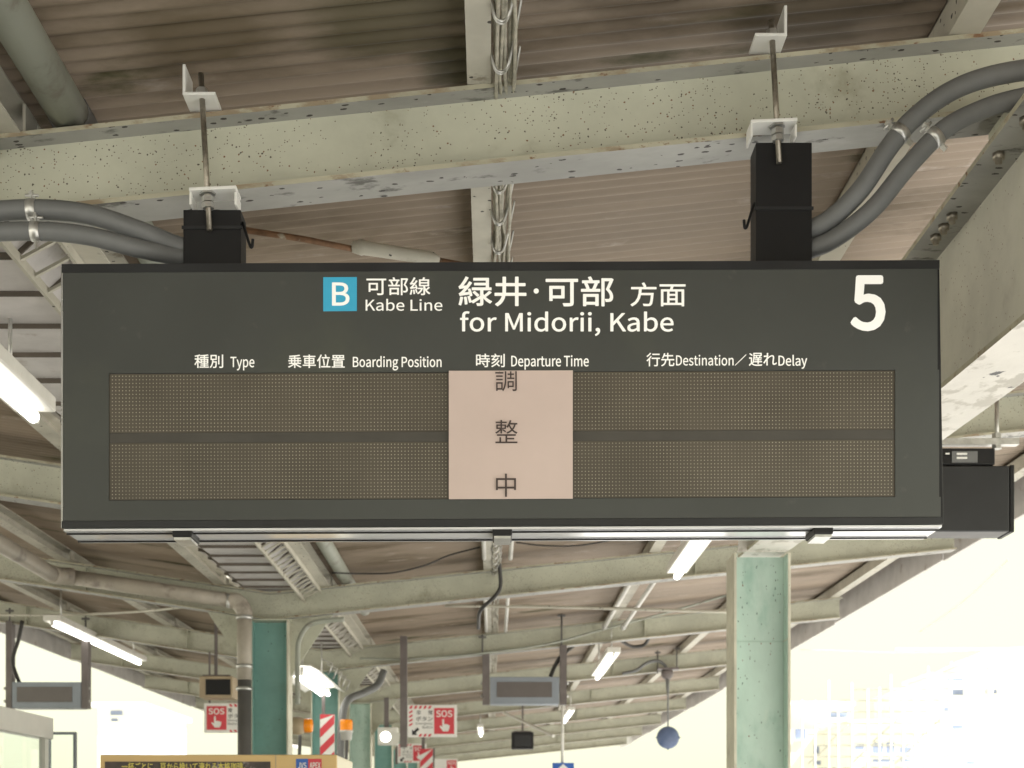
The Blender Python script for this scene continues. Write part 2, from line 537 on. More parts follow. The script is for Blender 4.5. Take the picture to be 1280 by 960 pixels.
def beam_mesh(xa, xb):
    """I-beam from xa to xb following zb, centred on y = 0; materials web, edge, underside"""
    mb = MB()
    tf, tw = 0.013, 0.009
    za, zc = zb(xa), zb(xb)
    def slab(y0, y1, h0, h1, mi_front, mi_bot, mi_top):
        a = [(xa, y0, za + h0), (xb, y0, zc + h0), (xb, y1, zc + h0), (xa, y1, za + h0),
             (xa, y0, za + h1), (xb, y0, zc + h1), (xb, y1, zc + h1), (xa, y1, za + h1)]
        for f, mi in (((3, 2, 1, 0), mi_bot), ((4, 5, 6, 7), mi_top), ((0, 1, 5, 4), mi_front), ((2, 3, 7, 6), mi_front), ((1, 2, 6, 5), 0), ((3, 0, 4, 7), 0)):
            mb.add([a[i] for i in f], [(0, 1, 2, 3)], mi)
    slab(-FW / 2, FW / 2, 0, tf, 1, 2, 1)
    slab(-tw / 2, tw / 2, tf, BH - tf, 0, 0, 0)
    slab(-FW / 2, FW / 2, BH - tf, BH, 1, 2, 1)
    # web stiffeners
    for x in (xa + (xb - xa) * 0.18, xa + (xb - xa) * 0.62):
        z = zb(x)
        for s in (-1, 1):
            y0, y1 = sorted((s * tw / 2, s * (FW / 2 - 0.012)))
            if abs(x) > 1.6:
                mb.box(x - 0.004, x + 0.004, y0, y1, z + tf + 0.0, z + BH - tf, 0)
    return mb

bm_r = beam_mesh(XV, XR - 0.06).mesh('beam', [M['paint'], M['paint_rust'], M['paint_under']], fix=False)
bm_l = beam_mesh(XL + 0.06, XV).mesh('beam', [M['paint'], M['paint_rust'], M['paint_under']], fix=False)
for y in FRAMES:
    for me in (bm_r, bm_l):
        o = bpy.data.objects.new('beam', me)
        COL.objects.link(o)
        o.parent = canopy
        o.location = (0, y - 11.5, 0)

# purlins: lipped channels lying on the beams
def purlin(x, hidden=False):
    z = zb(x) + BH
    mb = MB()
    wd, h, t = (0.065 if x == -0.035 else 0.085), 0.10, 0.006
    for a in ((x - wd / 2, x + wd / 2, z + 0.001, z + t), (x - wd / 2, x - wd / 2 + t, z + t, z + h), (x - wd / 2, x + wd / 2, z + h - t, z + h)):
        mb.box(a[0], a[1], Y0, Y1, a[2], a[3])
    for y in FRAMES:   # cleats
        mb.box(x + wd / 2, x + wd / 2 + 0.008, y - 0.05, y + 0.05, z + 0.001, z + h - 0.01)
        mb.box(x + wd / 2 + 0.008, x + wd / 2 + 0.055, y - 0.05, y + 0.05, z + 0.001, z + 0.008)
    return mb.build('purlin', M['purlin'], canopy, fix=False)
for x in (-0.035, 1.29, 2.55, 3.62, -1.33, -2.16, -3.4, -4.55, -5.55):
    purlin(x)

# corrugated sheets
PITCH, WAVES = 0.063, 11
SHEET = PITCH * WAVES
roof = bpy.data.objects.new('roof', None)
COL.objects.link(roof)
roof.parent = canopy
def sheet_mesh(xa, xb, seg=3):
    mb = MB()
    n = 8 * WAVES + 5
    vs, fs = [], []
    for i in range(n):
        y = i * PITCH / 8
        c = 0.008 * math.cos(2 * math.pi * i / 8)
        for k in range(seg + 1):
            x = xa + (xb - xa) * k / seg
            vs.append((x, y, zb(x) + ROOF_DZ + 0.011 + c))
    for i in range(n - 1):
        for k in range(seg):
            a = i * (seg + 1) + k
            fs.append((a, a + 1, a + seg + 2, a + seg + 1))
    mb.add(vs, fs, 0, True)
    return mb.mesh('roof_sheet', M['roof'], fix=False)
halves = [sheet_mesh(-1.44, 1.32), sheet_mesh(1.28, XR + 0.06), sheet_mesh(XL - 0.05, -2.08)]
ns = int((Y1 - Y0) / SHEET)
for i in range(ns):
    for j, me in enumerate(halves):
        o = bpy.data.objects.new('roof_sheet', me)
        COL.objects.link(o)
        o.parent = roof
        o.location = (0, Y0 + i * SHEET - 11.5, 0.003 * (i % 2) + random.uniform(0, 0.0015) + 0.004 * (j == 1))
        o.rotation_euler = (random.uniform(-0.002, 0.002), 0, 0)

# gutter along the valley, short overlapping lengths
GL = 0.33
def gutter_mesh():
    prof = [(-2.105, 3.512), (-2.05, 3.50), (-1.96, 3.405), (-1.56, 3.405), (-1.46, 3.498), (-1.39, 3.512)]
    mb = MB()
    a = [(x, 0.0, z) for x, z in prof] + [(x, GL + 0.02, z + 0.016) for x, z in prof] + [(x, -0.001, z - 0.003) for x, z in prof] + [(x, 0.007, z - 0.003) for x, z in prof] + [(x, -0.001, z + 0.02) for x, z in prof]
    n = len(prof)
    mb.add(a, [(i, i + 1, n + i + 1, n + i) for i in range(n - 1)])
    mb.add(a, [(2 * n + i, 2 * n + i + 1, 3 * n + i + 1, 3 * n + i) for i in range(n - 1)] + [(2 * n + i, 2 * n + i + 1, 4 * n + i + 1, 4 * n + i) for i in range(n - 1)], 1)
    return mb.mesh('gutter_section', [M['gutter'], M['seam']], fix=False)
gm = gutter_mesh()
gut = bpy.data.objects.new('gutter', None)
COL.objects.link(gut)
gut.parent = canopy
for i in range(int((Y1 - Y0) / GL)):
    o = bpy.data.objects.new('gutter_section', gm)
    COL.objects.link(o)
    o.parent = gut
    o.location = (random.uniform(-0.006, 0.006), Y0 + i * GL - 11.5, random.uniform(-0.004, 0.004))

# eave fascias
for x0, x1, name in ((XR + 0.07, XR + 0.09, 'fascia'), (XL - 0.08, XL - 0.06, 'fascia')):
    z = zb(XR if x0 > 0 else XL)
    for i in range(12):
        ya, yb = Y0 + i * 3.85, Y0 + (i + 1) * 3.85 - 0.012
        MB().box(x0, x1, ya, yb, z + 0.05 - 0.012 * (i % 2), z + 0.46).build(name, M['gutter'], canopy)

# columns
def column(x, y, top, wd, dp, paint, seam=None, label=None):
    c = bpy.data.objects.new('column', None)
    COL.objects.link(c)
    c.parent = canopy
    c.location = (x, y - 11.5, 0)
    if label: c['label'] = label
    h = wd / 2
    t = 0.014
    for s in (-1, 1):
        x0, x1 = sorted((x + s * h, x + s * (h - t)))
        MB().box(x0, x1, y - dp / 2, y + dp / 2, 0, top).build('flange', M['cream'], c, bevel=0.002)
    mb = MB()
    # web with the inside faces of the flanges, coated in the column colour
    for z0, z1 in (((0, seam - 0.004), (seam + 0.004, top - 0.004)) if seam else ((0, top - 0.004),)):
        mb.box(x - h + t + 0.002, x + h - t - 0.002, y - 0.012, y + 0.012, z0, z1)
        for s in (-1, 1):
            x0, x1 = sorted((x + s * (h - t - 0.0005), x + s * (h - t - 0.003)))
            mb.box(x0, x1, y - dp / 2 + 0.004, y - 0.014, z0, z1)
            mb.box(x0, x1, y + 0.014, y + dp / 2 - 0.004, z0, z1)
    if seam:
        mb.box(x - h + t + 0.003, x + h - t - 0.003, y - 0.008, y + 0.008, seam - 0.004, seam + 0.004)
    mb.build('web', paint, c)
    MB().box(x - h - 0.06, x + h + 0.06, y - dp / 2 - 0.05, y + dp / 2 + 0.05, 0.001, 0.02).build('base_plate', M['cream'], c)
    return c

colR = column(1.43, 7.74, 2.985, 0.30, 0.25, M['mint'], seam=2.53, label='faded mint green column with a horizontal joint, chipped paint')
for i, y in enumerate((11.5, 15.3, 19.3, 23.4, 27.4, 31.4, 35.4)):
    c = column(XV, y, zb(XV) - 0.012, 0.30, 0.24, M['teal'] if i != 2 else M['mint'])
    MB().box(XV - 0.17, XV + 0.17, y - 0.13, y + 0.13, zb(XV) - 0.012, zb(XV) - 0.001).build('cap_plate', M['paint'], c)
    # gussets under the beam on both sides
    for s, reach in ((-1, 0.36), (1, 0.34)):
        x0 = XV + s * 0.152
        pts = [(x0, y - 0.006, zb(x0) - 0.004), (x0 + s * reach, y - 0.006, zb(x0 + s * reach) - 0.002), (x0 + s * reach * 0.86, y - 0.006, zb(x0) - 0.03), (x0, y - 0.006, zb(x0) - 0.46)]
        MB().poly(pts, (0, 0.012, 0)).build('gusset', M['paint'], c)

# longitudinal girder over the right column, sloping slightly
def girder():
    mb = MB()
    xc, fw, tf, tw = 1.46, 0.22, 0.016, 0.012
    ya, yb = -1.0, 7.9
    def z0(y): return 2.83 + (y - 3.65) * 0.042
    def z1(y): return 3.405 + (y - 3.65) * 0.006
    def slab(x0, x1, f0, f1, mi):
        a = [(x0, ya, f0(ya)), (x1, ya, f0(ya)), (x1, yb, f0(yb)), (x0, yb, f0(yb)), (x0, ya, f1(ya)), (x1, ya, f1(ya)), (x1, yb, f1(yb)), (x0, yb, f1(yb))]
        for f, k in zip([(3, 2, 1, 0), (4, 5, 6, 7), (0, 1, 5, 4), (1, 2, 6, 5), (2, 3, 7, 6), (3, 0, 4, 7)], mi):
            mb.add([a[i] for i in f], [(0, 1, 2, 3)], k)
    slab(xc - fw / 2, xc + fw / 2, z0, lambda y: z0(y) + tf, (1, 0, 0, 2, 0, 2))
    slab(xc - tw / 2, xc + tw / 2, lambda y: z0(y) + tf, lambda y: z1(y) - tf, (0,) * 6)
    slab(xc - fw / 2, xc + fw / 2, lambda y: z1(y) - tf, z1, (3, 0, 0, 2, 0, 2))
    return mb.build('girder', [M['girder'], M['peeling'], M['paint_rust'], M['paint_under']], canopy, 'deep longitudinal girder with flaking white paint underneath', fix=False)
girder()
for y in (4.0, 7.75, 0.2):     # packing blocks between the girder and the beams
    x = 1.46
    MB().box(x - 0.06, x + 0.06, y - 0.06, y + 0.06, 3.425, zb(x - 0.06) - 0.001).build('packing_block', M['paint'], canopy)
# pairs of bolts under the girder top flange
for y in (3.75, 3.95, 4.35, 4.43, 4.51):
    mb = MB()
    z = 3.405 + (y - 3.65) * 0.006 - 0.016
    mb.lathe((1.39, y, z - 0.03), [(0.0, 0), (0.010, 0), (0.010, 0.012), (0.017, 0.012), (0.017, 0.03), (0, 0.03)], 6)
    mb.build('bolt', M['rod'], canopy)
# haunch plate at the column head
mb = MB()
mb.poly([(1.30, 7.62, 2.99), (1.56, 7.62, 2.99), (1.78, 7.62, 3.36), (1.34, 7.62, 3.36)], (0, 0.014, 0))
mb.build('haunch_plate', M['peeling'], canopy)

# ------------------------------------------------------------------ departure board
D0, D1 = 3.80, 3.97
base = P(628, 660, 3.88)
board = thing('departure_board', base, 'large black departure board with white lettering hung from the pale green beam', 'sign')
def ty(x, y):                # the board hangs a hair out of level
    return y - 5.0 * (x - 77) / 1100.0
def q4(x0, y0, x1, y1):
    return [(x0, ty(x0, y0)), (x1, ty(x1, y0)), (x1, ty(x1, y1)), (x0, ty(x0, y1))]
mb = MB()
mb.quadbox([(77, 330), (1174.5, 324.5), (1180, 655), (77, 660)], D0 + 0.006, D1)
mb.build('housing', M['black'], board, bevel=0.004)
# charcoal face as four bands round the display opening
WX0, WY0, WX1, WY1 = 136, 467, 1119, 626
mb = MB()
DF = D0 + 0.006
for a in ((79, 341, 1172, WY0), (79, WY0, WX0, WY1), (WX1, WY0, 1174, WY1), (79, WY1, 1176, 651)):
    mb.quadbox(q4(*a), D0, DF - 0.0005)
mb.build('face_panel', M['face'], board)
mb = MB()
mb.quadbox(q4(77, 330, 1174.5, 340.6), D0 - 0.002, DF - 0.0005)
mb.quadbox(q4(77, 651.4, 1178, 660), D0 - 0.001, DF - 0.0005)
mb.build('rim', M['rim'], board)
mb = MB()
mb.quadbox([(76.2, 334), (78.6, 334), (78.6, 660), (76.2, 660)], D0 - 0.0005, DF - 0.0005)
mb.build('edge_strip', M['chrome'], board)
# LED rows in the opening
for ya, yb in ((WY0 + 1, 541.5), (554.5, WY1 - 0.5)):
    r = MB().quadbox(q4(WX0 + 0.6, ya, WX1 - 0.6, yb), DF - 0.0018, DF - 0.0003).build('display_row', M['led_back'], board)
    mb = MB()
    nx, ny = 230, 16
    for i in range(nx):
        for k in range(ny):
            x = WX0 + 4.5 + (WX1 - WX0 - 9) * i / (nx - 1)
            y = ya + 2.6 + (yb - ya - 5.2) * k / (ny - 1)
            y = ty(x, y)
            s = 0.82
            mb.add([P(x - s, y, DF - 0.0024), P(x, y - s, DF - 0.0024), P(x + s, y, DF - 0.0024), P(x, y + s, DF - 0.0024)], [(0, 3, 2, 1)])
    tag(mb.build('led_dots', M['led_dot'], r, fix=False), kind='stuff')
MB().quadbox(q4(WX0 + 0.6, 541.8, WX1 - 0.6, 554.2), DF - 0.0026, DF - 0.0003).build('divider', M['led_band'], board)

DL = D0 - 0.0016
L = M['letter']
text(board, 'lettering', [('可部線', 458, 346.5, 538, 369)], L, DL, 0.012)
text(board, 'lettering', [('Kabe Line', 457, 373.5, 553, 388.5)], L, DL, 0.012)
text(board, 'lettering', [('緑井', 573, 345.5, 658, 383)], L, DL, 0.020)
text(board, 'lettering', [('・', 667, 360.5, 673.5, 367)], L, DL, 0.0)
text(board, 'lettering', [('可部', 682, 345.5, 767, 383)], L, DL, 0.020)
text(board, 'lettering', [('方面', 788, 353, 857, 383)], L, DL, 0.014)
text(board, 'lettering', [('for Midorii, Kabe', 575, 389, 842, 420)], L, DL, 0.016)
text(board, 'lettering', [('5', 1063, 344, 1107, 414)], L, DL, 0.045)
for s, a in (('種別', (243, 443, 279, 460)), ('Type', (288, 446, 318, 463)), ('乗車位置', (360, 443, 431, 460)), ('Boarding Position', (441, 445, 552, 463)),
             ('時刻', (595, 442, 631, 459)), ('Departure Time', (639, 444, 736, 462)), ('行先', (808, 441, 843, 458)), ('Destination', (845, 443.5, 917, 457)),
             ('／', (918.5, 443, 933, 457)), ('遅れ', (936, 441, 971, 457.5)), ('Delay', (973, 443.5, 1009, 461))):
    text(board, 'lettering', [(s, *a)], L, DL, 0.014)
bd = MB().quadbox([(404, 346.5), (446, 346.3), (446, 388.7), (404, 389)], D0 - 0.0012, D0 - 0.0002).build('line_badge', M['badge'], board)
text(bd, 'lettering', [('B', 415, 353, 437, 382)], L, D0 - 0.0022, 0.024)

# glossy cover on the underside
zf = P(600, 658, D0).z
mb = MB()
xl, xr = P(79, 660, D0).x, P(1178, 655, D0).x
zl, zr = P(77, 660.6, D0).z, P(1180, 655.6, D0).z
mb.hexa([(xl, D0 + 0.004, zl - 0.006), (xr, D0 + 0.004, zr - 0.006), (xr, D1 - 0.002, zr - 0.006), (xl, D1 - 0.002, zl - 0.006),
         (xl, D0 + 0.004, zl - 0.0005), (xr, D0 + 0.004, zr - 0.0005), (xr, D1 - 0.002, zr - 0.0005), (xl, D1 - 0.002, zl - 0.0005)])
mb.build('underside_cover', M['gloss'], board)
mb = MB()
for y in (D0 + 0.03, D1 - 0.035):
    mb.hexa([(xl, y, zl - 0.0105), (xr, y, zr - 0.0105), (xr, y + 0.004, zr - 0.0105), (xl, y + 0.004, zl - 0.0105),
             (xl, y, zl - 0.0065), (xr, y, zr - 0.0065), (xr, y + 0.004, zr - 0.0065), (xl, y + 0.004, zl - 0.0065)])
mb.build('cover_trim', M['black'], board)
for x in (228, 628, 1029):
    p = P(x, ty(x, 660), D0 + 0.012)
    mb = MB().box(p.x - 0.026, p.x + 0.026, p.y - 0.006, p.y + 0.10, p.z - 0.026, p.z - 0.006)
    lt = mb.build('latch', M['black'], board, bevel=0.004)
    MB().box(p.x - 0.022, p.x + 0.022, p.y - 0.002, p.y + 0.09, p.z - 0.033, p.z - 0.0265).build('latch_plate', M['galv'], lt)

# hanging posts, channels, rods and clamps
for k, (x0, x1, ytop, rx0, rtop, rx1, lb) in enumerate(((229, 301, 262, 252, 92, 262, -1), (945, 1015, 178, 965, 26, 974, 1))):
    yb = ty((x0 + x1) / 2, 331)
    pd = 3.885
    post = MB().quadbox([(x0, ytop), (x1, ytop), (x1, yb), (x0, yb)], pd, pd + 0.085).build('hanging_post', M['black'], board, bevel=0.002)
    yb2 = ytop + (20 if k == 0 else 80)
    MB().quadbox([(x0 - 2, yb2), (x1 + 2, yb2), (x1 + 2, yb2 + 4), (x0 - 2, yb2 + 4)], pd - 0.004, pd - 0.0005).build('strap', M['rim'], post)
    hx = x1 + 2 if k == 0 else x0 - 2
    sg = 1 if k == 0 else -1
    hp = [P(hx, yb2 - 4, pd + 0.02), P(hx + sg * 4, yb2 + 8, pd + 0.01), P(hx + sg * 9, yb2 + 24, pd), P(hx + sg * 12, yb2 + 27, pd), P(hx + sg * 13, yb2 + 17, pd)]
    MB().tube(smooth_path(hp, 4), 0.004, 6).build('hook', M['black'], post)
    # white channel on top of the post
    cx0, cx1 = (231, 291) if k == 0 else (943, 1002)
    a, b = P(cx0, ytop, 3.80), P(cx1, ytop, 3.80)
    mb = MB()
    tl = 0.006
    z = P(x0, ytop, pd).z + 0.002
    sl = 0.045
    YC = 3.85
    x_a, x_b = a.x, b.x
    mb.hexa([(x_a, YC, z + 0.034), (x_b, YC, z + 0.034 + sl * (x_b - x_a)), (x_b, 3.925, z + 0.034 + sl * (x_b - x_a)), (x_a, 3.925, z + 0.034),
             (x_a, YC, z + 0.043), (x_b, YC, z + 0.043 + sl * (x_b - x_a)), (x_b, 3.925, z + 0.043 + sl * (x_b - x_a)), (x_a, 3.925, z + 0.043)])
    mb.box(x_a, x_a + tl, YC + 0.006, 3.925, z, z + 0.0335)
    mb.box(x_b - tl, x_b, YC + 0.006, 3.925, z, z + 0.0335)
    ch = mb.build('channel_bracket', M['white_steel'], board, bevel=0.0015)
    # threaded rod
    RD = 3.868
    p0, p1 = P(rx1, ytop + 26, RD), P(rx0 - 1, rtop, RD + 0.01)
    MB().tube([p0, p1], 0.0078, 10).build('threaded_rod', M['rod'], board)
    mb = MB()
    dirv = (p1 - p0).normalized()
    for zz, r, h in ((z + 0.018, 0.017, 0.015), (z + 0.001, 0.0165, 0.014), (z + 0.033, 0.022, -0.004)):
        t = (zz - p0.z) / (p1.z - p0.z)
        c = p0.lerp(p1, t)
        mb.tube([c - dirv * h / 2, c + dirv * h / 2], r, 6, smooth=False)
    mb.build('nut', M['galv'], board)
    # angle clamp on the beam's top flange
    bx0, bx1 = (229, 270) if k == 0 else (943, 983)
    yb3 = 131 if k == 0 else 66
    c = P((bx0 + bx1) / 2, yb3, 3.88)
    a, b = P(bx0, yb3, 3.86).x, P(bx1, yb3, 3.86).x
    zt = zb((a + b) / 2) + BH + 0.008
    mb = MB()
    mb.box(a, b, 3.85, 3.945, zt, zt + 0.008)
    if k == 0: mb.box(a, a + 0.008, 3.85, 3.945, zt + 0.008, zt + 0.082)
    else: mb.box(b - 0.008, b, 3.85, 3.945, zt + 0.008, zt + 0.082)
    mb.build('clamp_bracket', M['white_steel'], board, bevel=0.0015)
    t = (zt + 0.016 - p0.z) / (p1.z - p0.z)
    cc = p0.lerp(p1, t)
    MB().tube([cc - dirv * 0.007, cc + dirv * 0.012], 0.016, 6, smooth=False).build('nut', M['galv'], board)
# small rail of bolts and an eye bolt on the board's top
zt = P(640, ty(640, 330), D0).z
for x0, xs in ((600, (604, 628, 652, 664)), (120, (124, 148, 172)), (1050, (1054, 1078, 1102))):
    mb = MB()
    a, b = P(xs[0] - 6, 325, 3.955), P(xs[-1] + 6, 325, 3.955)
    zz = P(xs[0], ty(xs[0], 330), D0).z
    mb.box(a.x, b.x, 3.93, 3.965, zz - 0.004, zz + 0.020)
    for x in xs:
        c = P(x, 320, 3.95)
        mb.tube([(c.x, 3.95, zz + 0.018), (c.x, 3.95, zz + (0.044 if x == 664 else 0.034))], 0.006, 8)
    mb.build('bolt_rail', M['galv'], board)

# paper notice taped over the display
pd = D0 - 0.004
notice = thing('paper_notice', P(638, 624, pd), 'pinkish paper notice with three dark characters taped over the LED display', 'notice')
n_ = 14
mb = MB()
vs, fs = [], []
for i in range(n_ + 1):
    for k in range(n_ + 1):
        u, v = i / n_, k / n_
        wv = 0.0011 * math.sin(3 * u + 5 * v) + 0.0011 * math.sin(9 * u - 2 * v) - 0.006 * max(0, v - 0.75) ** 2 * 16 * (0.35 + abs(u - 0.5)) * 0.5
        vs.append(P(561 + 155 * u, 463.5 + 160.5 * v - 0.6 * u, pd - 0.001 + wv))
for i in range(n_):
    for k in range(n_):
        a = i * (n_ + 1) + k
        fs.append((a, a + 1, a + n_ + 2, a + n_ + 1))
k0 = len(vs)
mb.add(vs, fs, 0, True)
mb.build('sheet', M['paper'], notice, fix=False)
# characters; the first is cut off by the sheet's top edge
mbt = MB()
text_mb(mbt, '調', 619, 459.5, 646, 489, pd - 0.0042, 0.0)
ztop = P(600, 464.0, pd - 0.0042).z
bm = bmesh.new()
for f in mbt.f:
    bm.faces.new([bm.verts.new(mbt.v[i]) for i in f])
bmesh.ops.remove_doubles(bm, verts=bm.verts, dist=1e-7)
bmesh.ops.bisect_plane(bm, geom=bm.verts[:] + bm.edges[:] + bm.faces[:], plane_co=(0, 0, ztop), plane_no=(0, 0, 1), clear_outer=True)
me = bpy.data.meshes.new('lettering')
bm.to_mesh(me)
bm.free()
me.transform(Matrix.Translation(-origin(notice)))
me.materials.append(M['ink'])
o = bpy.data.objects.new('lettering', me)
COL.objects.link(o)
o.parent = notice
text(notice, 'lettering', [('整', 619, 525, 647, 554)], M['ink'], pd - 0.0042)
text(notice, 'lettering', [('中', 620, 592, 645, 621)], M['ink'], pd - 0.0062)

# ------------------------------------------------------------------ conduits into the hanging posts
def conduit(pts, r, label, clamps, name='conduit', m='conduit'):
    path = smooth_path([P(*p) for p in pts], 8)
    base = path[-1]
    t = thing(name, base, label, 'conduit')
    MB().tube(path, r, 16).build('pipe', M[m], t)
    for i in clamps:
        j = int(i * (len(path) - 1))
        a, b = path[j], path[j + 1]
        d = (b - a).normalized()
        c = a
        mb = MB().tube([c - d * 0.012, c + d * 0.012], r + 0.0025, 16)
        u = d.cross(Vector((0, 1, 0))).normalized()
        if u.z < 0: u = -u
        mb.bar(c + u * r, c + u * (r + 0.022), 0.022, 0.004)
        mb.bar(c - u * r, c - u * (r + 0.018), 0.022, 0.004)
        mb.tube([c + u * (r + 0.012) - Vector((0, 0.016, 0)), c + u * (r + 0.012) + Vector((0, 0.016, 0))], 0.0045, 8)
        mb.tube([c + u * (r + 0.012) - d * 0.018, c + u * (r + 0.012) + d * 0.018], 0.004, 8)
        mb.build('pipe_clamp', M['galv'], t)
    return t
conduit([(-60, 268, 3.82), (40, 262, 3.82), (110, 268, 3.83), (170, 287, 3.85), (215, 305, 3.90), (245, 314, 3.93)], 0.026, 'upper grey conduit bending down into the short black hanging post', [0.22])
conduit([(-60, 292, 3.80), (45, 289, 3.80), (110, 295, 3.81), (170, 310, 3.84), (215, 319, 3.90), (245, 321, 3.93)], 0.024, 'lower grey conduit running beneath another into the short black hanging post', [0.22])
conduit([(1000, 292, 3.93), (1035, 276, 3.90), (1075, 238, 3.86), (1110, 186, 3.83), (1140, 150, 3.82), (1185, 116, 3.80), (1240, 95, 3.78), (1330, 80, 3.76)], 0.026, 'upper grey conduit curving up from the tall black hanging post', [0.50])
conduit([(1000, 316, 3.93), (1040, 300, 3.90), (1090, 262, 3.86), (1135, 208, 3.83), (1180, 162, 3.81), (1225, 138, 3.80), (1270, 124, 3.79), (1340, 112, 3.78)], 0.025, 'lower grey conduit curving up below another from the tall black hanging post', [0.545])

# rusty brace rod with a sleeve, behind the beam
mb = MB()
br = thing('brace_rod', P(450, 310, 5.0), 'rusty brace rod with a long pale sleeve slung below the roof', 'brace')
MB().tube([P(296, 286, 4.9), P(380, 299, 4.95), P(440, 311, 5.0)], 0.011, 8).build('rod', M['rusty'], br)
MB().tube([P(440, 309, 5.0), P(452, 309, 5.0), P(456, 310, 5.0), P(540, 323, 5.05), P(548, 326, 5.06)], [0.018, 0.028, 0.024, 0.022, 0.016], 12).build('sleeve', M['purlin'], br)
MB().tube([P(540, 324, 5.05), P(700, 352, 5.15)], 0.010, 8).build('rod', M['rusty'], br)

# ------------------------------------------------------------------ pipes, ladders and cables under the roof
pz = 3.512
t = thing('roof_pipe', (-1.168, 11.5, pz), 'straight grey green pipe running along the roof beside the gutter', 'pipe')
MB().tube([(-1.168, Y0, pz), (-1.168, 4.02, pz)], 0.055, 20).build('pipe', M['pipe'], t)
MB().tube([(-1.168, 4.02, pz), (-1.168, 13.2, pz)], 0.053, 20).build('pipe', M['pipe'], t)
MB().tube([(-1.168, 3.97, pz), (-1.168, 4.25, pz)], 0.0585, 20).build('coupling', M['pipe_dark'], t)

lad = thing('cable_ladder', (-1.38, 11.5, 3.4), 'pale steel cable ladder with close rungs beside the valley gutter', 'cable ladder')
for x, z in ((-1.50, 3.34), (-1.37, 3.41)):
    MB().bar((x, 2, z), (x, 34, z), 0.012, 0.035).build('rail', M['purlin'], lad)
mb = MB()
y = 2.05
while y < 34:
    mb.bar((-1.50, y, 3.34), (-1.37, y, 3.41), 0.014, 0.010)
    y += 0.14
tag(mb.build('rungs', M['purlin'], lad, fix=False), kind='stuff')

# cable bundle on hooks below the middle purlin
cb = thing('cable_bundle', (0.06, 11.5, 3.5), 'bundle of pale cables on wire hooks below the middle purlin', 'cables')
mb = MB()
for k in range(9):
    pts = []
    x = 0.012 + 0.014 * (k % 4) + random.uniform(-0.003, 0.003)
    zc = 3.585 - 0.012 * (k // 4)
    y = 3.2
    while y < 38:
        pts.append((x + random.uniform(-0.008, 0.008), y, zc + 0.02 * math.cos(2 * math.pi * y / 0.45) + random.uniform(-0.006, 0.006)))
        y += 0.225
    mb.tube(pts, 0.0055, 5)
mb.build('cables', M['cable'], cb, fix=False)
hk = MB()
y = 3.55
while y < 12:
    for dx in (0, 0.012):
        hk.tube(smooth_path([(-0.004, y + dx, 3.60), (0.004, y + dx, 3.55), (0.022, y + dx, 3.53), (0.046, y + dx, 3.56), (0.075, y - 0.16 + dx, 3.64)], 4), 0.0035, 5)
    y += 0.24
tag(hk.build('wire_hooks', M['galv'], cb, fix=False), kind='stuff')
for x in (-0.06, 0.14):
    c = thing('straight_conduit', (x, 8, 3.55), 'pale straight conduit running along the %s side of the cable bundle' % ('purlin' if x < 0 else 'open'), 'conduit')
    MB().tube([(x, 6.6, 3.54), (x, 10.9, 3.56)], 0.016, 10).build('pipe', M['alu'], c)
    MB().tube([(x, 11.75, 3.545), (x, 14.9, 3.545)], 0.016, 10).build('pipe', M['alu'], c)

for x in (1.17, 1.37):
    c = thing('straight_conduit', (x, 13, 3.5), 'pale straight conduit by the right purlin, %s the lamp line' % ('just inside' if x < 1.3 else 'just outside'), 'conduit')
    MB().tube([(x, 11.7, 3.60), (x, 15.1, 3.60)], 0.022, 10).build('pipe', M['alu'], c)
    MB().tube([(x, 14.9, 3.60), (x, 14.98, 3.60)], 0.032, 10).build('pipe_clamp', M['galv'], c)
# black cable looping over the second visible beam
def cable(pts, r, label, m='conduit_dark', name='cable', cat='cable', n=8):
    path = smooth_path([P(*p) for p in pts], 6)
    o = MB().tube(path, r, n).build(name, M[m])
    rebase(o, path[len(path) // 2])
    return tag(o, label, cat)
cable([(622, 690, 11.2), (625, 715, 11.3), (625, 735, 11.35), (616, 748, 11.38), (600, 764, 11.5), (598, 785, 12.2)], 0.016, 'thick dark cable hanging down across the beam from the cable bundle')
cable([(415, 716, 10.8), (450, 717, 10.9), (490, 716, 10.9), (530, 707, 10.9), (562, 694, 10.9), (600, 684, 10.8)], 0.006, 'thin dark wire sagging between the roof pipe and the cable bundle')
cable([(645, 678, 10.6), (680, 682, 10.6), (720, 682, 10.6), (760, 676, 10.6), (800, 668, 10.5)], 0.006, 'thin dark wire sagging from the cable bundle towards the lamp')
cable([(450, 823, 15.15), (505, 824, 15.15), (580, 819, 15.15), (680, 806, 15.15), (760, 785, 15.15), (840, 764, 15.1), (915, 742, 15.1)], 0.012, 'slim grey conduit crossing the beam face behind the hanging displays', 'pipe')
cable([(556, 757, 13.2), (700, 759, 13.0), (840, 763, 12.8), (916, 765, 12.7)], 0.014, 'straight pale tie rod spanning below the roof behind the beam', 'purlin', 'tie_rod', 'rod')
cable([(-40, 768, 14.9), (60, 769, 14.6), (150, 766, 14.0), (220, 760, 13.2), (262, 752, 12.4)], 0.012, 'thin grey tie rod slung under the left wing of the roof', 'purlin', 'tie_rod', 'rod')
cable([(372, 880, 11.3), (372, 820, 11.36), (374, 800, 11.36), (384, 783, 11.4), (400, 777, 11.4), (430, 774, 11.4)], 0.020, 'grey conduit bending from the beam down beside the teal column', 'pipe', 'bent_conduit', 'conduit')
cable([(425, 960, 14.2), (427, 905, 14.4), (434, 876, 14.6), (455, 866, 15.0), (472, 856, 15.2), (480, 838, 15.25)], 0.040, 'thick dark conduit sweeping down between the beacon lights', 'conduit', 'bent_conduit', 'conduit')
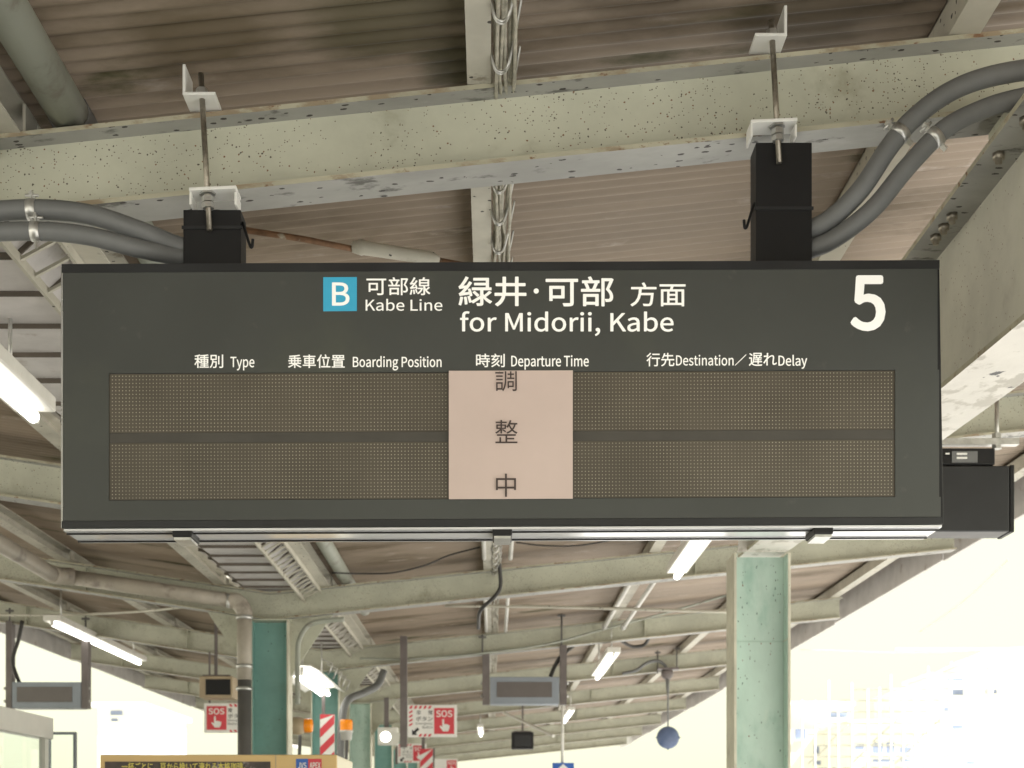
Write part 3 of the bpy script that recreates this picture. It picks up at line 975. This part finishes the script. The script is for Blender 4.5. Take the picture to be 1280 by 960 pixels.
cable([(775, 800, 16.8), (790, 808, 17), (805, 806, 17), (812, 796, 16.8)], 0.020, 'dark cable sagging beside the lamp on the right wing', 'conduit_dark')

# ------------------------------------------------------------------ drain pipe
dp = thing('drain_pipe', P(300, 960, 11.25), 'weathered drain pipe following the beam and dropping beside the teal column', 'pipe')
r = 0.058
e = P(72, 722, 11.2)
MB().tube([(e.x - 0.02, 5.0, e.z + 0.06), (e.x, 11.1, e.z)], r + 0.004, 16).build('pipe', M['pipe_warm'], dp)
MB().tube(smooth_path([(e.x, 11.02, e.z), (e.x + 0.01, 11.16, e.z + 0.01), (e.x + 0.12, 11.22, e.z + 0.01)], 5), r + 0.01, 16).build('elbow', M['pipe_warm'], dp)
p2 = P(296, 752, 11.25)
MB().tube([(e.x + 0.08, 11.22, e.z + 0.01), p2], r, 16).build('pipe', M['pipe_warm'], dp)
MB().tube(smooth_path([p2 - Vector((0.06, 0, -0.008)), p2 + Vector((0.0, 0, 0)), p2 + Vector((0.055, 0, -0.07)), p2 + Vector((0.06, 0, -0.14))], 5), r + 0.006, 16).build('elbow', M['pipe_warm'], dp)
xd = p2.x + 0.06
z_mid = P(300, 850, 11.25).z
MB().tube([(xd, 11.25, p2.z - 0.12), (xd, 11.25, z_mid)], r, 16).build('pipe', M['pipe_warm'], dp)
MB().tube([(xd, 11.25, z_mid), (xd, 11.25, 0.02)], r - 0.004, 16).build('pipe', M['pipe_dark'], dp)
for yy, m in ((772, 'galv'), (833, 'galv'), (861, 'galv')):
    z = P(300, yy, 11.25).z
    MB().tube([(xd, 11.25, z - 0.014), (xd, 11.25, z + 0.014)], r + 0.008, 16).build('pipe_clamp', M[m], dp)
for xx in (285,):
    MB().tube([P(xx, 742, 11.2), P(xx, 760, 11.2)], 0.014, 8).build('pipe_clamp', M['galv'], dp)

# ------------------------------------------------------------------ fluorescent lamps
def lamp(x, ya, yb, z, label, w_=0.16, group='fluorescent lamps under the canopy', tubes=1, hang=True):
    t = thing('fluorescent_lamp', (x, (ya + yb) / 2, z), label, 'lamp', group)
    mb = MB()
    prof = [(-w_ / 2, 0.0), (-w_ * 0.28, 0.055), (w_ * 0.28, 0.055), (w_ / 2, 0.0), (w_ / 2 - 0.006, 0.0), (w_ * 0.25, 0.047), (-w_ * 0.25, 0.047), (-w_ / 2 + 0.006, 0.0)]
    a = [(x + u, ya, z + 0.02 + v) for u, v in prof] + [(x + u, yb, z + 0.02 + v) for u, v in prof]
    n = len(prof)
    mb.add(a, [(i, (i + 1) % n, n + (i + 1) % n, n + i) for i in range(n)] + [(0, 1, 6, 7), (1, 2, 5, 6), (2, 3, 4, 5)] + [tuple(n + i for i in f) for f in ((0, 1, 6, 7), (1, 2, 5, 6), (2, 3, 4, 5))])
    if w_ > 0.3:
        mb.build('reflector', M['lampwhite'], t)
    else:
        MB().box(x - w_ * 0.36, x + w_ * 0.36, ya, yb, z + 0.026, z + 0.085).build('batten', M['lampwhite'], t, bevel=0.006)
    for k in range(tubes):
        xx = x + (k - (tubes - 1) / 2) * 0.07
        MB().tube([(xx, ya + 0.03, z), (xx, yb - 0.03, z)], 0.024, 12).build('tube', M['tube'], t)
        for y in (ya + 0.015, yb - 0.015):
            MB().box(xx - 0.014, xx + 0.014, y - 0.012, y + 0.012, z - 0.02, z + (0.058 if w_ > 0.3 else 0.0255)).build('tube_holder', M['lampwhite'], t)
    if hang:
        for y in (ya + 0.3, yb - 0.3):
            MB().tube([(x, y, z + 0.06), (x, y, zb(x) + BH + 0.11)], 0.008, 6).build('hanger', M['galv'], t)
    return t
lamp(-1.78, 3.6, 5.62, 3.13, 'lit fluorescent lamp below the gutter beside the departure board', 0.22)
lamp(1.30, 7.95, 10.15, 3.29, 'lit fluorescent lamp beside the faded mint column', 0.20)
lamp(1.27, 15.0, 17.4, 3.31, 'lit fluorescent lamp beyond the grey display with two posts', 0.2)
lamp(1.25, 22.6, 24.9, 3.31, 'small lit fluorescent lamp beyond the black speaker box', 0.16)
lamp(-0.22, 26.4, 28.6, 3.30, 'small lit fluorescent lamp over the middle of the platform', 0.16)
lamp(-4.28, 14.0, 17.5, 3.50, 'lit fluorescent lamp under the left wing by the pale display', 0.24)
# caged lamp under the valley
t = lamp(-1.74, 12.9, 15.0, 2.90, 'lit lamp in a wide cream reflector beyond the teal column', 0.42, tubes=2)
for i in range(5):
    y = 13.2 + i * 0.4
    MB().tube([(-1.50, y, 2.92), (-1.46, y, 3.02), (-1.56, y, 3.06)], 0.008, 6).build('wire_guard', M['galv'], t)

# ------------------------------------------------------------------ hanging platform displays
def display(px0, px1, y0, y1, lp, rp, ptop, d, screen, label, tilt=0):
    t = thing('hanging_display', P((px0 + px1) / 2, y1, d), label, 'display', 'small LED displays hung from the beams')
    mb = MB().pbox(px0, y0, px1, y1, d, d + 0.24)
    case = mb.build('case', M['display'], t, bevel=0.006)
    MB().pbox(*screen, d - 0.006, d - 0.0005).build('screen', M['display_glass'], t)
    for x0, x1 in (lp, rp):
        MB().pbox(x0, ptop[0] if x0 == lp[0] else ptop[1], x1, y1 + 0.5, d + 0.01, d + 0.13).build('post', M['post'], t)
        xm = x0 - 0.8 if x0 == lp[0] else x1 + 0.8
        for yy in (y0 + 8, y0 + 24):
            p = P(xm, yy, d + 0.06)
            MB().tube([p - Vector((0.012, 0, 0)), p + Vector((0.012, 0, 0))], 0.016, 8).build('bolt', M['galv'], t)
    return t
display(612.5, 699, 846, 880, (603, 612), (700, 708.5), (816, 806), 15.18, (621, 852.5, 690, 871.5), 'grey LED display between two brown posts under the right wing')
display(15, 101, 852.5, 885, (7, 14.5), (101.5, 110), (776, 792), 15.18, (21, 858.5, 90, 877.5), 'pale blue grey LED display between two posts under the left wing')
cable([(28, 776, 15.1), (23, 800, 15.1), (18, 815, 15.1), (16, 830, 15.1), (24, 853, 15.25)], 0.022, 'dark cable hanging beside the pale display under the left wing', 'conduit_dark')
cable([(716, 808, 15.6), (702, 820, 15.3), (694, 832, 15.3), (688, 846, 15.3)], 0.022, 'short dark cable entering the top of the grey display', 'conduit_dark')
# beam clamps: thin u-bolts round the beam
for px_, yt, yb_, d in ((702, 766, 806, 15.2), (603, 793, 817, 15.2), (107, 770, 800, 15.2), (12, 760, 780, 15.2), (822, 813, 842, 19.2), (846, 808, 838, 19.2)):
    p0, p1 = P(px_, yt, d), P(px_, yb_, d)
    o = MB().tube([p0, p1], 0.010, 6).bar(p0 + Vector((-0.04, 0, -0.03)), p0 + Vector((0.04, 0, -0.03)), 0.03, 0.02).build('beam_bolt', M['pipe_dark'], canopy)

# ------------------------------------------------------------------ emergency button signs
def sos(px0, y0, px1, y1, d, label, flip=False, detail=True):
    t = thing('emergency_sign', P((px0 + px1) / 2, y1, d), label, 'sign', 'emergency button signs along the platform')
    w_, h = px1 - px0, y1 - y0
    MB().pbox(px0, y0, px1, y1, d, d + 0.03).build('board', M['signwhite'], t, bevel=0.004)
    def X(u): return px0 + w_ * ((1 - u) if flip else u)
    def bx(u0, v0, u1, v1): 
        a, b = sorted((X(u0), X(u1)))
        return (a, y0 + h * v0, b, y0 + h * v1)
    MB().pbox(*bx(0.54, 0.10, 0.945, 0.90), d - 0.004, d - 0.0005).build('red_panel', M['signred'], t)
    k = bx(0.58, 0.17, 0.91, 0.38)
    text(t, 'lettering', [('SOS', *k)], M['signwhite'], d - 0.0055, 0.05)
    hx, hy, hw, hh = bx(0.64, 0.44, 0.86, 0.82)[0], y0 + h * 0.44, w_ * 0.22, h * 0.38
    hand = [(0.30, 0.0), (0.46, 0.0), (0.46, 0.42), (0.62, 0.40), (0.78, 0.44), (0.98, 0.52), (0.94, 0.78), (0.82, 1.0), (0.36, 1.0), (0.04, 0.60), (0.12, 0.52), (0.30, 0.64)]
    MB().poly([P(hx + hw * u, hy + hh * v, d - 0.0055) for u, v in hand], (0, 0.001, 0)).build('hand_symbol', M['signwhite'], t)
    if not detail: return t
    mb = MB()
    for i in range(5):      # red hatching round the white part
        u = 0.06 + i * 0.095
        mb.poly([P(X(a), y0 + h * b, d - 0.0015) for a, b in ((u, 0.03), (u + 0.05, 0.03), (u + 0.02, 0.12), (u - 0.03, 0.12))], (0, 0.001, 0))
        if i > 1: mb.poly([P(X(a), y0 + h * b, d - 0.0015) for a, b in ((u, 0.90), (u + 0.05, 0.90), (u + 0.02, 0.98), (u - 0.03, 0.98))], (0, 0.001, 0))
    for i in range(4):
        v = 0.16 + i * 0.13
        mb.poly([P(X(a), y0 + h * b, d - 0.0015) for a, b in ((0.03, v + 0.06), (0.10, v), (0.10, v + 0.06), (0.03, v + 0.12))], (0, 0.001, 0))
    mb.build('hatching', M['signred'], t)
    text(t, 'lettering', [('非', *bx(0.18, 0.17, 0.27, 0.31)), ('常', *bx(0.42, 0.17, 0.51, 0.31)), ('ボタン', *bx(0.17, 0.36, 0.51, 0.50))], M['signblack'], d - 0.002, 0.015)
    text(t, 'lettering', [('Emergency', *bx(0.17, 0.545, 0.51, 0.63)), ('Button', *bx(0.30, 0.655, 0.51, 0.73))], M['signblack'], d - 0.002)
    arrow = [(0.09, 0.93), (0.09, 0.76), (0.125, 0.81), (0.20, 0.70), (0.24, 0.76), (0.16, 0.87), (0.20, 0.93)]
    MB().poly([P(X(a), y0 + h * b, d - 0.002) for a, b in arrow], (0, 0.001, 0)).build('arrow', M['signblack'], t)
    return t
t = sos(509.5, 881, 571, 921.5, 15.05, 'red and white emergency button sign on a dark hanging post')
MB().pbox(500, 795, 508.8, 934, 15.06, 15.14).build('post', M['post'], t)
t = sos(255, 879, 316, 916, 15.05, 'red and white emergency button sign partly behind the drain pipe', flip=True)
for p in (P(262, 879, 15.06), P(310, 879, 15.06)):
    MB().bar(p, (p.x, p.y, zb(p.x) + 0.0), 0.02, 0.012).build('hanger', M['post'], t)
t = sos(497, 929.5, 533, 953.5, 25.0, 'small distant emergency button sign beside a red striped post', detail=True)
MB().pbox(494, 905, 498, 955, 25.02, 25.1).build('post', M['post'], t)
t = sos(543, 948.5, 572, 967, 33.0, 'emergency button sign farthest along the platform, past the small striped board', detail=False)
MB().pbox(541, 930, 543.5, 968, 33.02, 33.1).build('post', M['post'], t)

# ------------------------------------------------------------------ striped boards, beacons, small boxes near the teal columns
def striped(px0, y0, px1, y1, d, label, n=4):
    t = thing('striped_board', P((px0 + px1) / 2, y1, d), label, 'board', 'red and white striped boards')
    MB().pbox(px0, y0, px1, y1, d, d + 0.03).build('board', M['signwhite'], t)
    mb = MB()
    wv, h = px1 - px0, y1 - y0
    st = h / n
    for i in range(-1, n + 1):
        ya = y0 + i * st
        pts = [(px0, ya + wv), (px0, ya + wv + st * 0.5), (px1, ya + st * 0.5), (px1, ya)]
        pts = [(x, min(max(y, y0), y1)) for x, y in pts]
        if max(p[1] for p in pts) - min(p[1] for p in pts) < 1: continue
        mb.poly([P(x, y, d - 0.002) for x, y in pts], (0, 0.0015, 0))
    mb.build('stripes', M['signred'], t)
    MB().pbox(px0 + 2, y0 - 40, px0 + 6, y0 + 30, d + 0.035, d + 0.07).build('post', M['post'], t)
    return t
striped(400, 893, 418, 985, 14.9, 'red and white striped board on the column between the beacons', 4)
striped(525, 936, 541, 985, 24.2, 'small red and white striped board beside the distant emergency sign', 3)
striped(307, 878, 316, 905, 15.6, 'short red and white striped strip right beside the drain pipe', 3)

def beacon(px, py, d, label, side=False):
    p = P(px, py, d)
    t = thing('beacon_light', p, label, 'beacon')
    if side:
        MB().lathe(p, [(0, -0.10), (0.045, -0.10), (0.075, -0.07), (0.080, 0.0), (0.06, 0.045), (0, 0.045)], 16, axis='X').build('body', M['beige'], t)
        MB().lathe(p, [(0, 0.046), (0.06, 0.046), (0.06, 0.10), (0.05, 0.115), (0, 0.12)], 16, axis='X').build('lens', M['orange'], t)
    else:
        MB().lathe(p, [(0, -0.09), (0.05, -0.09), (0.055, -0.02), (0.062, -0.02), (0.062, 0.0), (0, 0.0)], 16).build('body', M['alu'], t)
        MB().lathe(p, [(0.058, 0.001), (0.06, 0.07), (0.055, 0.10), (0.0, 0.105)], 16).build('lens', M['orange'], t)
    MB().bar(p + Vector((0, 0.05, -0.08)), p + Vector((-0.04, 0.25, -0.55)), 0.03, 0.03).build('arm', M['pipe_dark'], t)
    return t
beacon(374, 907, 12.4, 'orange beacon with a beige side-facing body next to the teal column', True)
beacon(433, 913, 13.6, 'upright orange beacon with grey base beside the thick conduit')

def hung_box(px0, y0, px1, y1, d, dep, label, name, cat, m, screen=None, sm=None, hang=True):
    t = thing(name, P((px0 + px1) / 2, y1, d), label, cat)
    MB().pbox(px0, y0, px1, y1, d, d + dep).build('case', M[m], t, bevel=0.008)
    if screen: MB().pbox(*screen, d - 0.006, d - 0.0005).build('screen', M[sm], t)
    if hang:
        p = P((px0 + px1) / 2, y0, d + dep / 2)
        MB().bar(p, (p.x, p.y, zb(p.x) + BH + 0.1), 0.03, 0.03).build('hanger', M['post'], t)
        MB().pbox(px0 + (px1 - px0) * 0.1, y0 - 1.6, px1 - (px1 - px0) * 0.1, y0 - 0.1, d + 0.02, d + dep - 0.02).build('cradle', M['post'], t)
    return t
hung_box(249, 845, 291, 872, 14.2, 0.3, 'cream cased monitor with dark screen hanging beside the drain pipe', 'hanging_monitor', 'monitor', 'beige', (257, 849, 288, 868.5), 'black')
hung_box(639.5, 915, 667, 936, 23.0, 0.3, 'black speaker box hanging under the roof beyond the grey display', 'hanging_speaker', 'speaker', 'black', (643, 919, 664, 933), 'rim')
t = thing('floodlight', P(483, 921, 19.0), 'small lit floodlight with open side flap above a teal column', 'lamp')
MB().pbox(472, 909, 497, 931, 19.05, 19.25).build('case', M['lampwhite'], t, bevel=0.01)
MB().lathe(P(482, 921, 19.05), [(0.0, -0.006), (0.06, -0.006), (0.07, -0.001)], 16, axis='Y').build('lens', M['tube'], t)
MB().poly([P(491, 914, 18.95), P(500, 917, 18.9), P(498, 930, 18.9), P(491, 930, 18.95)], (0, 0.01, 0)).build('flap', M['lampwhite'], t)
MB().pbox(480, 872, 486, 909, 19.1, 19.14).build('bracket', M['post'], t)

# round disc on a rod
p = P(835, 922, 19.1)
t = thing('pendant_disc', p, 'blue grey round disc hanging on a thin rod from the beam', 'pendant')
MB().lathe(p, [(0, -0.05), (0.06, -0.046), (0.115, -0.03), (0.148, -0.004), (0.150, 0.004), (0.115, 0.03), (0.06, 0.046), (0, 0.05)], 32, axis='Y').build('disc', M['discblue'], t)
mb = MB()
for a in (0, math.pi, -math.pi / 2):
    c = p + Vector((math.cos(a) * 0.152, 0, math.sin(a) * 0.152))
    mb.lathe(c, [(0, -0.012), (0.012, -0.012), (0.012, 0.012), (0, 0.012)], 8, axis='Y')
mb.build('stud', M['discblue'], t)
top = P(834, 842, 19.1)
MB().tube([p + Vector((0, 0, 0.148)), P(835, 870, 19.1), P(834.6, 862, 19.1), top], [0.010, 0.012, 0.020, 0.032], 10).build('rod', M['conduit'], t)
MB().lathe(top, [(0, -0.05), (0.06, -0.05), (0.085, 0), (0.06, 0.05), (0, 0.05)], 12, axis='Y').build('junction_box', M['post'], t)
MB().box(top.x - 0.13, top.x + 0.15, 19.02, 19.2, top.z + 0.05, top.z + 0.075).build('mount_bar', M['post'], t)
cable([(778, 842, 19.15), (795, 838, 19.1), (808, 829, 19.1), (822, 826, 19.08), (832, 833, 19.08), (834, 842, 19.1)], 0.022, 'dark cable arching along the beam to the hanging disc', 'conduit')

# blue direction sign on a hanging pole
t = thing('blue_sign', P(704, 975, 17.0), 'blue sign with a white diamond on a thin pale pole', 'sign')
MB().pbox(690.5, 953.5, 717.5, 978, 17.0, 17.03).build('board', M['signblue'], t)
MB().poly([P(704, 955, 16.997), P(715, 964.5, 16.997), P(704, 975, 16.997), P(693, 964.5, 16.997)], (0, 0.001, 0)).build('diamond', M['signwhite'], t)
MB().tube([P(703, 877, 17.04), P(703, 955, 17.04)], 0.018, 8).build('pole', M['alu'], t)
cable([(630, 891, 21.0), (660, 905, 20.5), (692, 920, 20.0)], 0.022, 'pale straight strut slanting beside the black speaker box', 'alu', 'strut', 'strut')

# ------------------------------------------------------------------ second black screen on the right, seen past the board
DD = 6.5
t = thing('black_monitor', P(1225, 665, DD), 'plain black monitor case hung from a grey rail beside the girder', 'monitor')
MB().pbox(1140, 582, 1262, 664.5, DD, DD + 0.16).build('case', M['rim'], t, bevel=0.006)
MB().pbox(1262.6, 581, 1268, 665, DD + 0.002, DD + 0.17).build('end_cap', M['black'], t, bevel=0.003)
MB().pbox(1150, 560, 1244, 580.6, DD + 0.01, DD + 0.13).build('top_box', M['black'], t, bevel=0.005)
MB().pbox(1190, 564, 1222, 578, DD + 0.004, DD + 0.0095).build('rating_plate', M['conduit'], t)
mb = MB()
for a in ((1196, 566, 1209, 568.5), (1196, 571, 1209, 573.5), (1182, 566, 1187, 568)):
    mb.pbox(*a, DD + 0.002, DD + 0.0038)
mb.build('print', M['white_steel'], t)
a, b = P(1120, 553, DD + 0.06), P(1272, 553, DD + 0.06)
MB().bar(a, b, 0.045, 0.028).build('rail', M['galv'], t)
for x in (1160, 1246):
    MB().tube([P(x, 560, DD + 0.06), P(x, 500, DD + 0.06)], 0.010, 8).build('hanger_rod', M['galv'], t)
    for yy in (545, 558):
        c = P(x, yy, DD + 0.06)
        MB().tube([c - Vector((0, 0, 0.012)), c + Vector((0, 0, 0.012))], 0.022, 6, smooth=False).build('nut', M['galv'], t)
for x in (1160, 1246):
    p = P(x, 500, DD + 0.06)
    MB().tube([p, (p.x, p.y, zb(p.x) + ROOF_DZ)], 0.010, 8).build('hanger_rod', M['galv'], t)

# ------------------------------------------------------------------ vending machine
DV = 7.0
t = thing('vending_machine', (P(272, 945, DV).x, DV + 0.4, 0), 'tan cup vending machine with dark coffee banner and logo', 'vending machine')
x0, x1 = P(125, 945, DV).x, P(421, 945, DV).x
zt = P(125, 943, DV).z
MB().box(x0, x1, DV + 0.02, DV + 0.80, 0.05, zt).build('cabinet', M['vending_side'], t, bevel=0.008)
dr = MB().box(x0, x1, DV, DV + 0.0195, 0.10, zt - 0.002).build('door', M['vending'], t, bevel=0.004)
MB().box(x0 + 0.1, x1 - 0.1, DV + 0.1, DV + 0.7, 0.0, 0.05).build('plinth', M['rim'], t)
bn = MB().pbox(131, 952, 338, 1010, DV - 0.004, DV - 0.0005).build('banner', M['photo'], t)
text(bn, 'lettering', [('一杯ごとに、豆から挽いて淹れる本格珈琲。', 152, 953, 307, 963.5)], M['yellow'], DV - 0.006, 0.012)
for a, m, s, k in (((370, 948.5, 385, 964), 'signblue', 'JVS', (372.5, 953, 383, 960.5)), ((385.2, 948.5, 402, 964), 'signred', 'APEX', (387, 953, 400.5, 960.5))):
    lg = MB().pbox(*a, DV - 0.003, DV - 0.0005).build('logo', M[m], t)
    text(lg, 'lettering', [(s, *k)], M['signwhite'], DV - 0.0045, 0.03)
MB().pbox(344, 943.5, 345.2, 1100, DV - 0.002, DV - 0.0005).build('door_seam', M['beige'], t)
MB().pbox(150, 1030, 330, 1180, DV - 0.004, DV - 0.0005).build('selection_panel', M['signwhite'], t)
MB().pbox(220, 1230, 300, 1300, DV - 0.004, DV - 0.0005).build('cup_hatch', M['black'], t)

# ------------------------------------------------------------------ glazed shelter at the left
XS = -3.40
t = thing('glazed_shelter', (XS - 1.0, 10, 0), 'white framed glass shelter standing under the left wing', 'shelter')
zt = 2.36
for y in (7.4, 9.2, 11.0):
    MB().box(XS - 0.05, XS + 0.0, y - 0.045, y + 0.045, 0.0, zt - 0.16).build('corner_post', M['alu'], t)
MB().box(XS - 0.08, XS + 0.03, 7.3, 11.06, zt - 0.16, zt).build('header', M['alu'], t)
MB().box(XS - 2.2, XS - 0.081, 7.3, 11.06, zt - 0.05, zt - 0.003).build('roof_panel', M['alu'], t)
for ya, yb in ((7.45, 9.15), (9.25, 10.95)):
    MB().box(XS - 0.03, XS - 0.022, ya, yb, 0.25, zt - 0.162).build('pane', M['glass'], t)
    MB().box(XS - 0.05, XS - 0.005, ya, yb, 0.0, 0.248).build('kick_panel', M['alu'], t)
for x in (XS - 2.15, XS - 1.1):
    MB().box(x, x + 0.06, 10.98, 11.04, 0, zt - 0.052).build('corner_post', M['alu'], t)
t = thing('glass_screen', (XS + 0.1, 11.2, 0), 'narrow glass wind screen with thin blue frame beside the shelter', 'screen')
a, b = P(60, 915, 11.2), P(95.5, 917, 11.2)
MB().box(a.x, b.x, 11.195, 11.203, 0.1, a.z - 0.02).build('pane', M['glass'], t)
for x0, x1, z0, z1 in ((a.x, b.x, a.z - 0.02, a.z), (b.x - 0.02, b.x, 0, a.z - 0.0205), (a.x, a.x + 0.02, 0, a.z - 0.0205)):
    MB().box(x0, x1, 11.18, 11.22, z0, z1).build('frame', M['display'], t)

# ------------------------------------------------------------------ houses and line-side steelwork beyond the tracks
def house(px0, px1, ytop, d, dep, label, wins, m='wall', cat='building', name='far_building'):
    a, b = P(px0, ytop, d), P(px1, ytop, d)
    t = thing(name, ((a.x + b.x) / 2, d, -1.25), label, cat)
    MB().box(a.x, b.x, d, d + dep, -1.25, a.z).build('wall', M[m], t)
    MB().box(a.x - 0.3, b.x + 0.3, d - 0.3, d + dep + 0.3, a.z + 0.002, a.z + 0.25).build('roof', M['wall2'], t)
    for wx0, wy0, wx1, wy1 in wins:
        wn = MB().pbox(wx0, wy0, wx1, wy1, d - 0.03, d - 0.004).build('window', M['bluewin'], t)
        MB().pbox(wx0 - 1, wy1, wx1 + 1, wy1 + 1, d - 0.15, d - 0.004).build('sill', M['wall2'], wn)
    return t
house(985, 1062, 882, 95, 12, 'pale low house beyond the tracks next to the mint column', [(994, 911, 1007, 925), (1017, 931, 1024, 942), (1036, 889, 1060, 897), (1050, 909, 1055, 922), (1017, 951, 1026, 956)])
house(1064, 1150, 905, 88, 10, 'pale house with a row of blue windows beyond the tracks', [(1069, 930, 1080, 938), (1091, 929, 1104, 942), (1108, 928, 1118, 942), (1125, 934, 1139, 942), (1091, 949, 1118, 953), (1126, 949, 1139, 953)], 'wall2')
house(1160, 1330, 856, 100, 14, 'tall white building under a gantry beyond the tracks', [(1190, 861, 1204, 869), (1187, 906, 1204, 912), (1232, 862, 1246, 867), (1208, 951, 1219, 956), (1180, 884, 1186, 890)])
house(1164, 1206, 846, 104, 6, 'little rooftop block on the tall white building', [(1184, 847.5, 1204, 853.5)], name='rooftop_block')
house(122, 175, 884, 80, 12, 'pale house with shaded eaves seen beyond the shelter', [(138, 888, 153, 894), (139, 898, 147, 902)])
# pale scaffold frame in front of the far houses
t = thing('scaffold_frame', (P(1110, 1060, 75).x, 75, -1.25), 'pale lattice of scaffolding standing before the far houses', 'scaffold')
random.seed(3)
for i in range(13):
    x = 1004 + i * 15.5 + random.uniform(-3, 3)
    MB().tube([P(x, 838 + random.uniform(-12, 30) + (12 - i) * 2.2, 75), (P(x, 900, 75).x, 75, -1.25)], 0.05, 6).build('upright', M['scaf'], t)
for i in range(8):
    y = 862 + i * 14
    MB().tube([P(1000 + random.uniform(0, 20) + max(0, (4 - i)) * 12, y, 75.1), P(1206 + random.uniform(-15, 10), y - 1, 75.1)], 0.045, 6).build('ledger', M['scaf'], t)
for i in range(7):
    x = 1010 + i * 27
    MB().tube([P(x, 955 - (i % 2) * 28, 75.2), P(x + 31, 927 - (i % 2) * 28, 75.2)], 0.04, 6).build('brace', M['scaf'], t)
random.seed(11)
# overhead wires
for a, b in (((1150, 790, 50), (1260, 700, 40)), ((1000, 812, 62), (1300, 808, 60))):
    cable([a, ((a[0] + b[0]) / 2, (a[1] + b[1]) / 2 + 6, (a[2] + b[2]) / 2), b], 0.02, 'faint overhead line wire %s' % ('slanting up past the eave' if a[0] == 1150 else 'running level above the gantry'), 'scaf', 'overhead_wire', 'wire', 6)
# lineside gantry
t = thing('lineside_gantry', (P(1240, 960, 60).x, 60, -1.25), 'white steel gantry with sloping stays beyond the tracks', 'gantry')
for x in (1239, 1420):
    MB().pbox(x - 2.6, 811, x + 2.6, 1068, 60, 60.3).build('mast', M['wall2'], t)
MB().pbox(1120, 810, 1440, 812.5, 60.05, 60.2).build('beam', M['wall2'], t)
MB().tube([P(1178, 842, 60.1), P(1238, 813, 60.1)], 0.10, 6).build('stay', M['wall2'], t)
MB().tube([P(1178, 843, 60.1), P(1290, 830, 60.1)], 0.07, 6).build('stay', M['wall2'], t)
t = thing('shed_roof', (P(1230, 840, 110).x, 110, -1.25), 'bluish metal shed roof behind the white gantry', 'building')
MB().poly([P(1183, 845, 110), P(1212, 826, 110), P(1240, 812, 110), P(1330, 812, 110), P(1330, 855, 110), P(1183, 855, 110)], (0, 8, 0)).build('roof', M['shade'], t)
a, b = P(1190, 855, 110.5), P(1326, 855, 110.5)
MB().box(a.x, b.x, 110.5, 117, -1.25, a.z).build('wall', M['wall'], t)
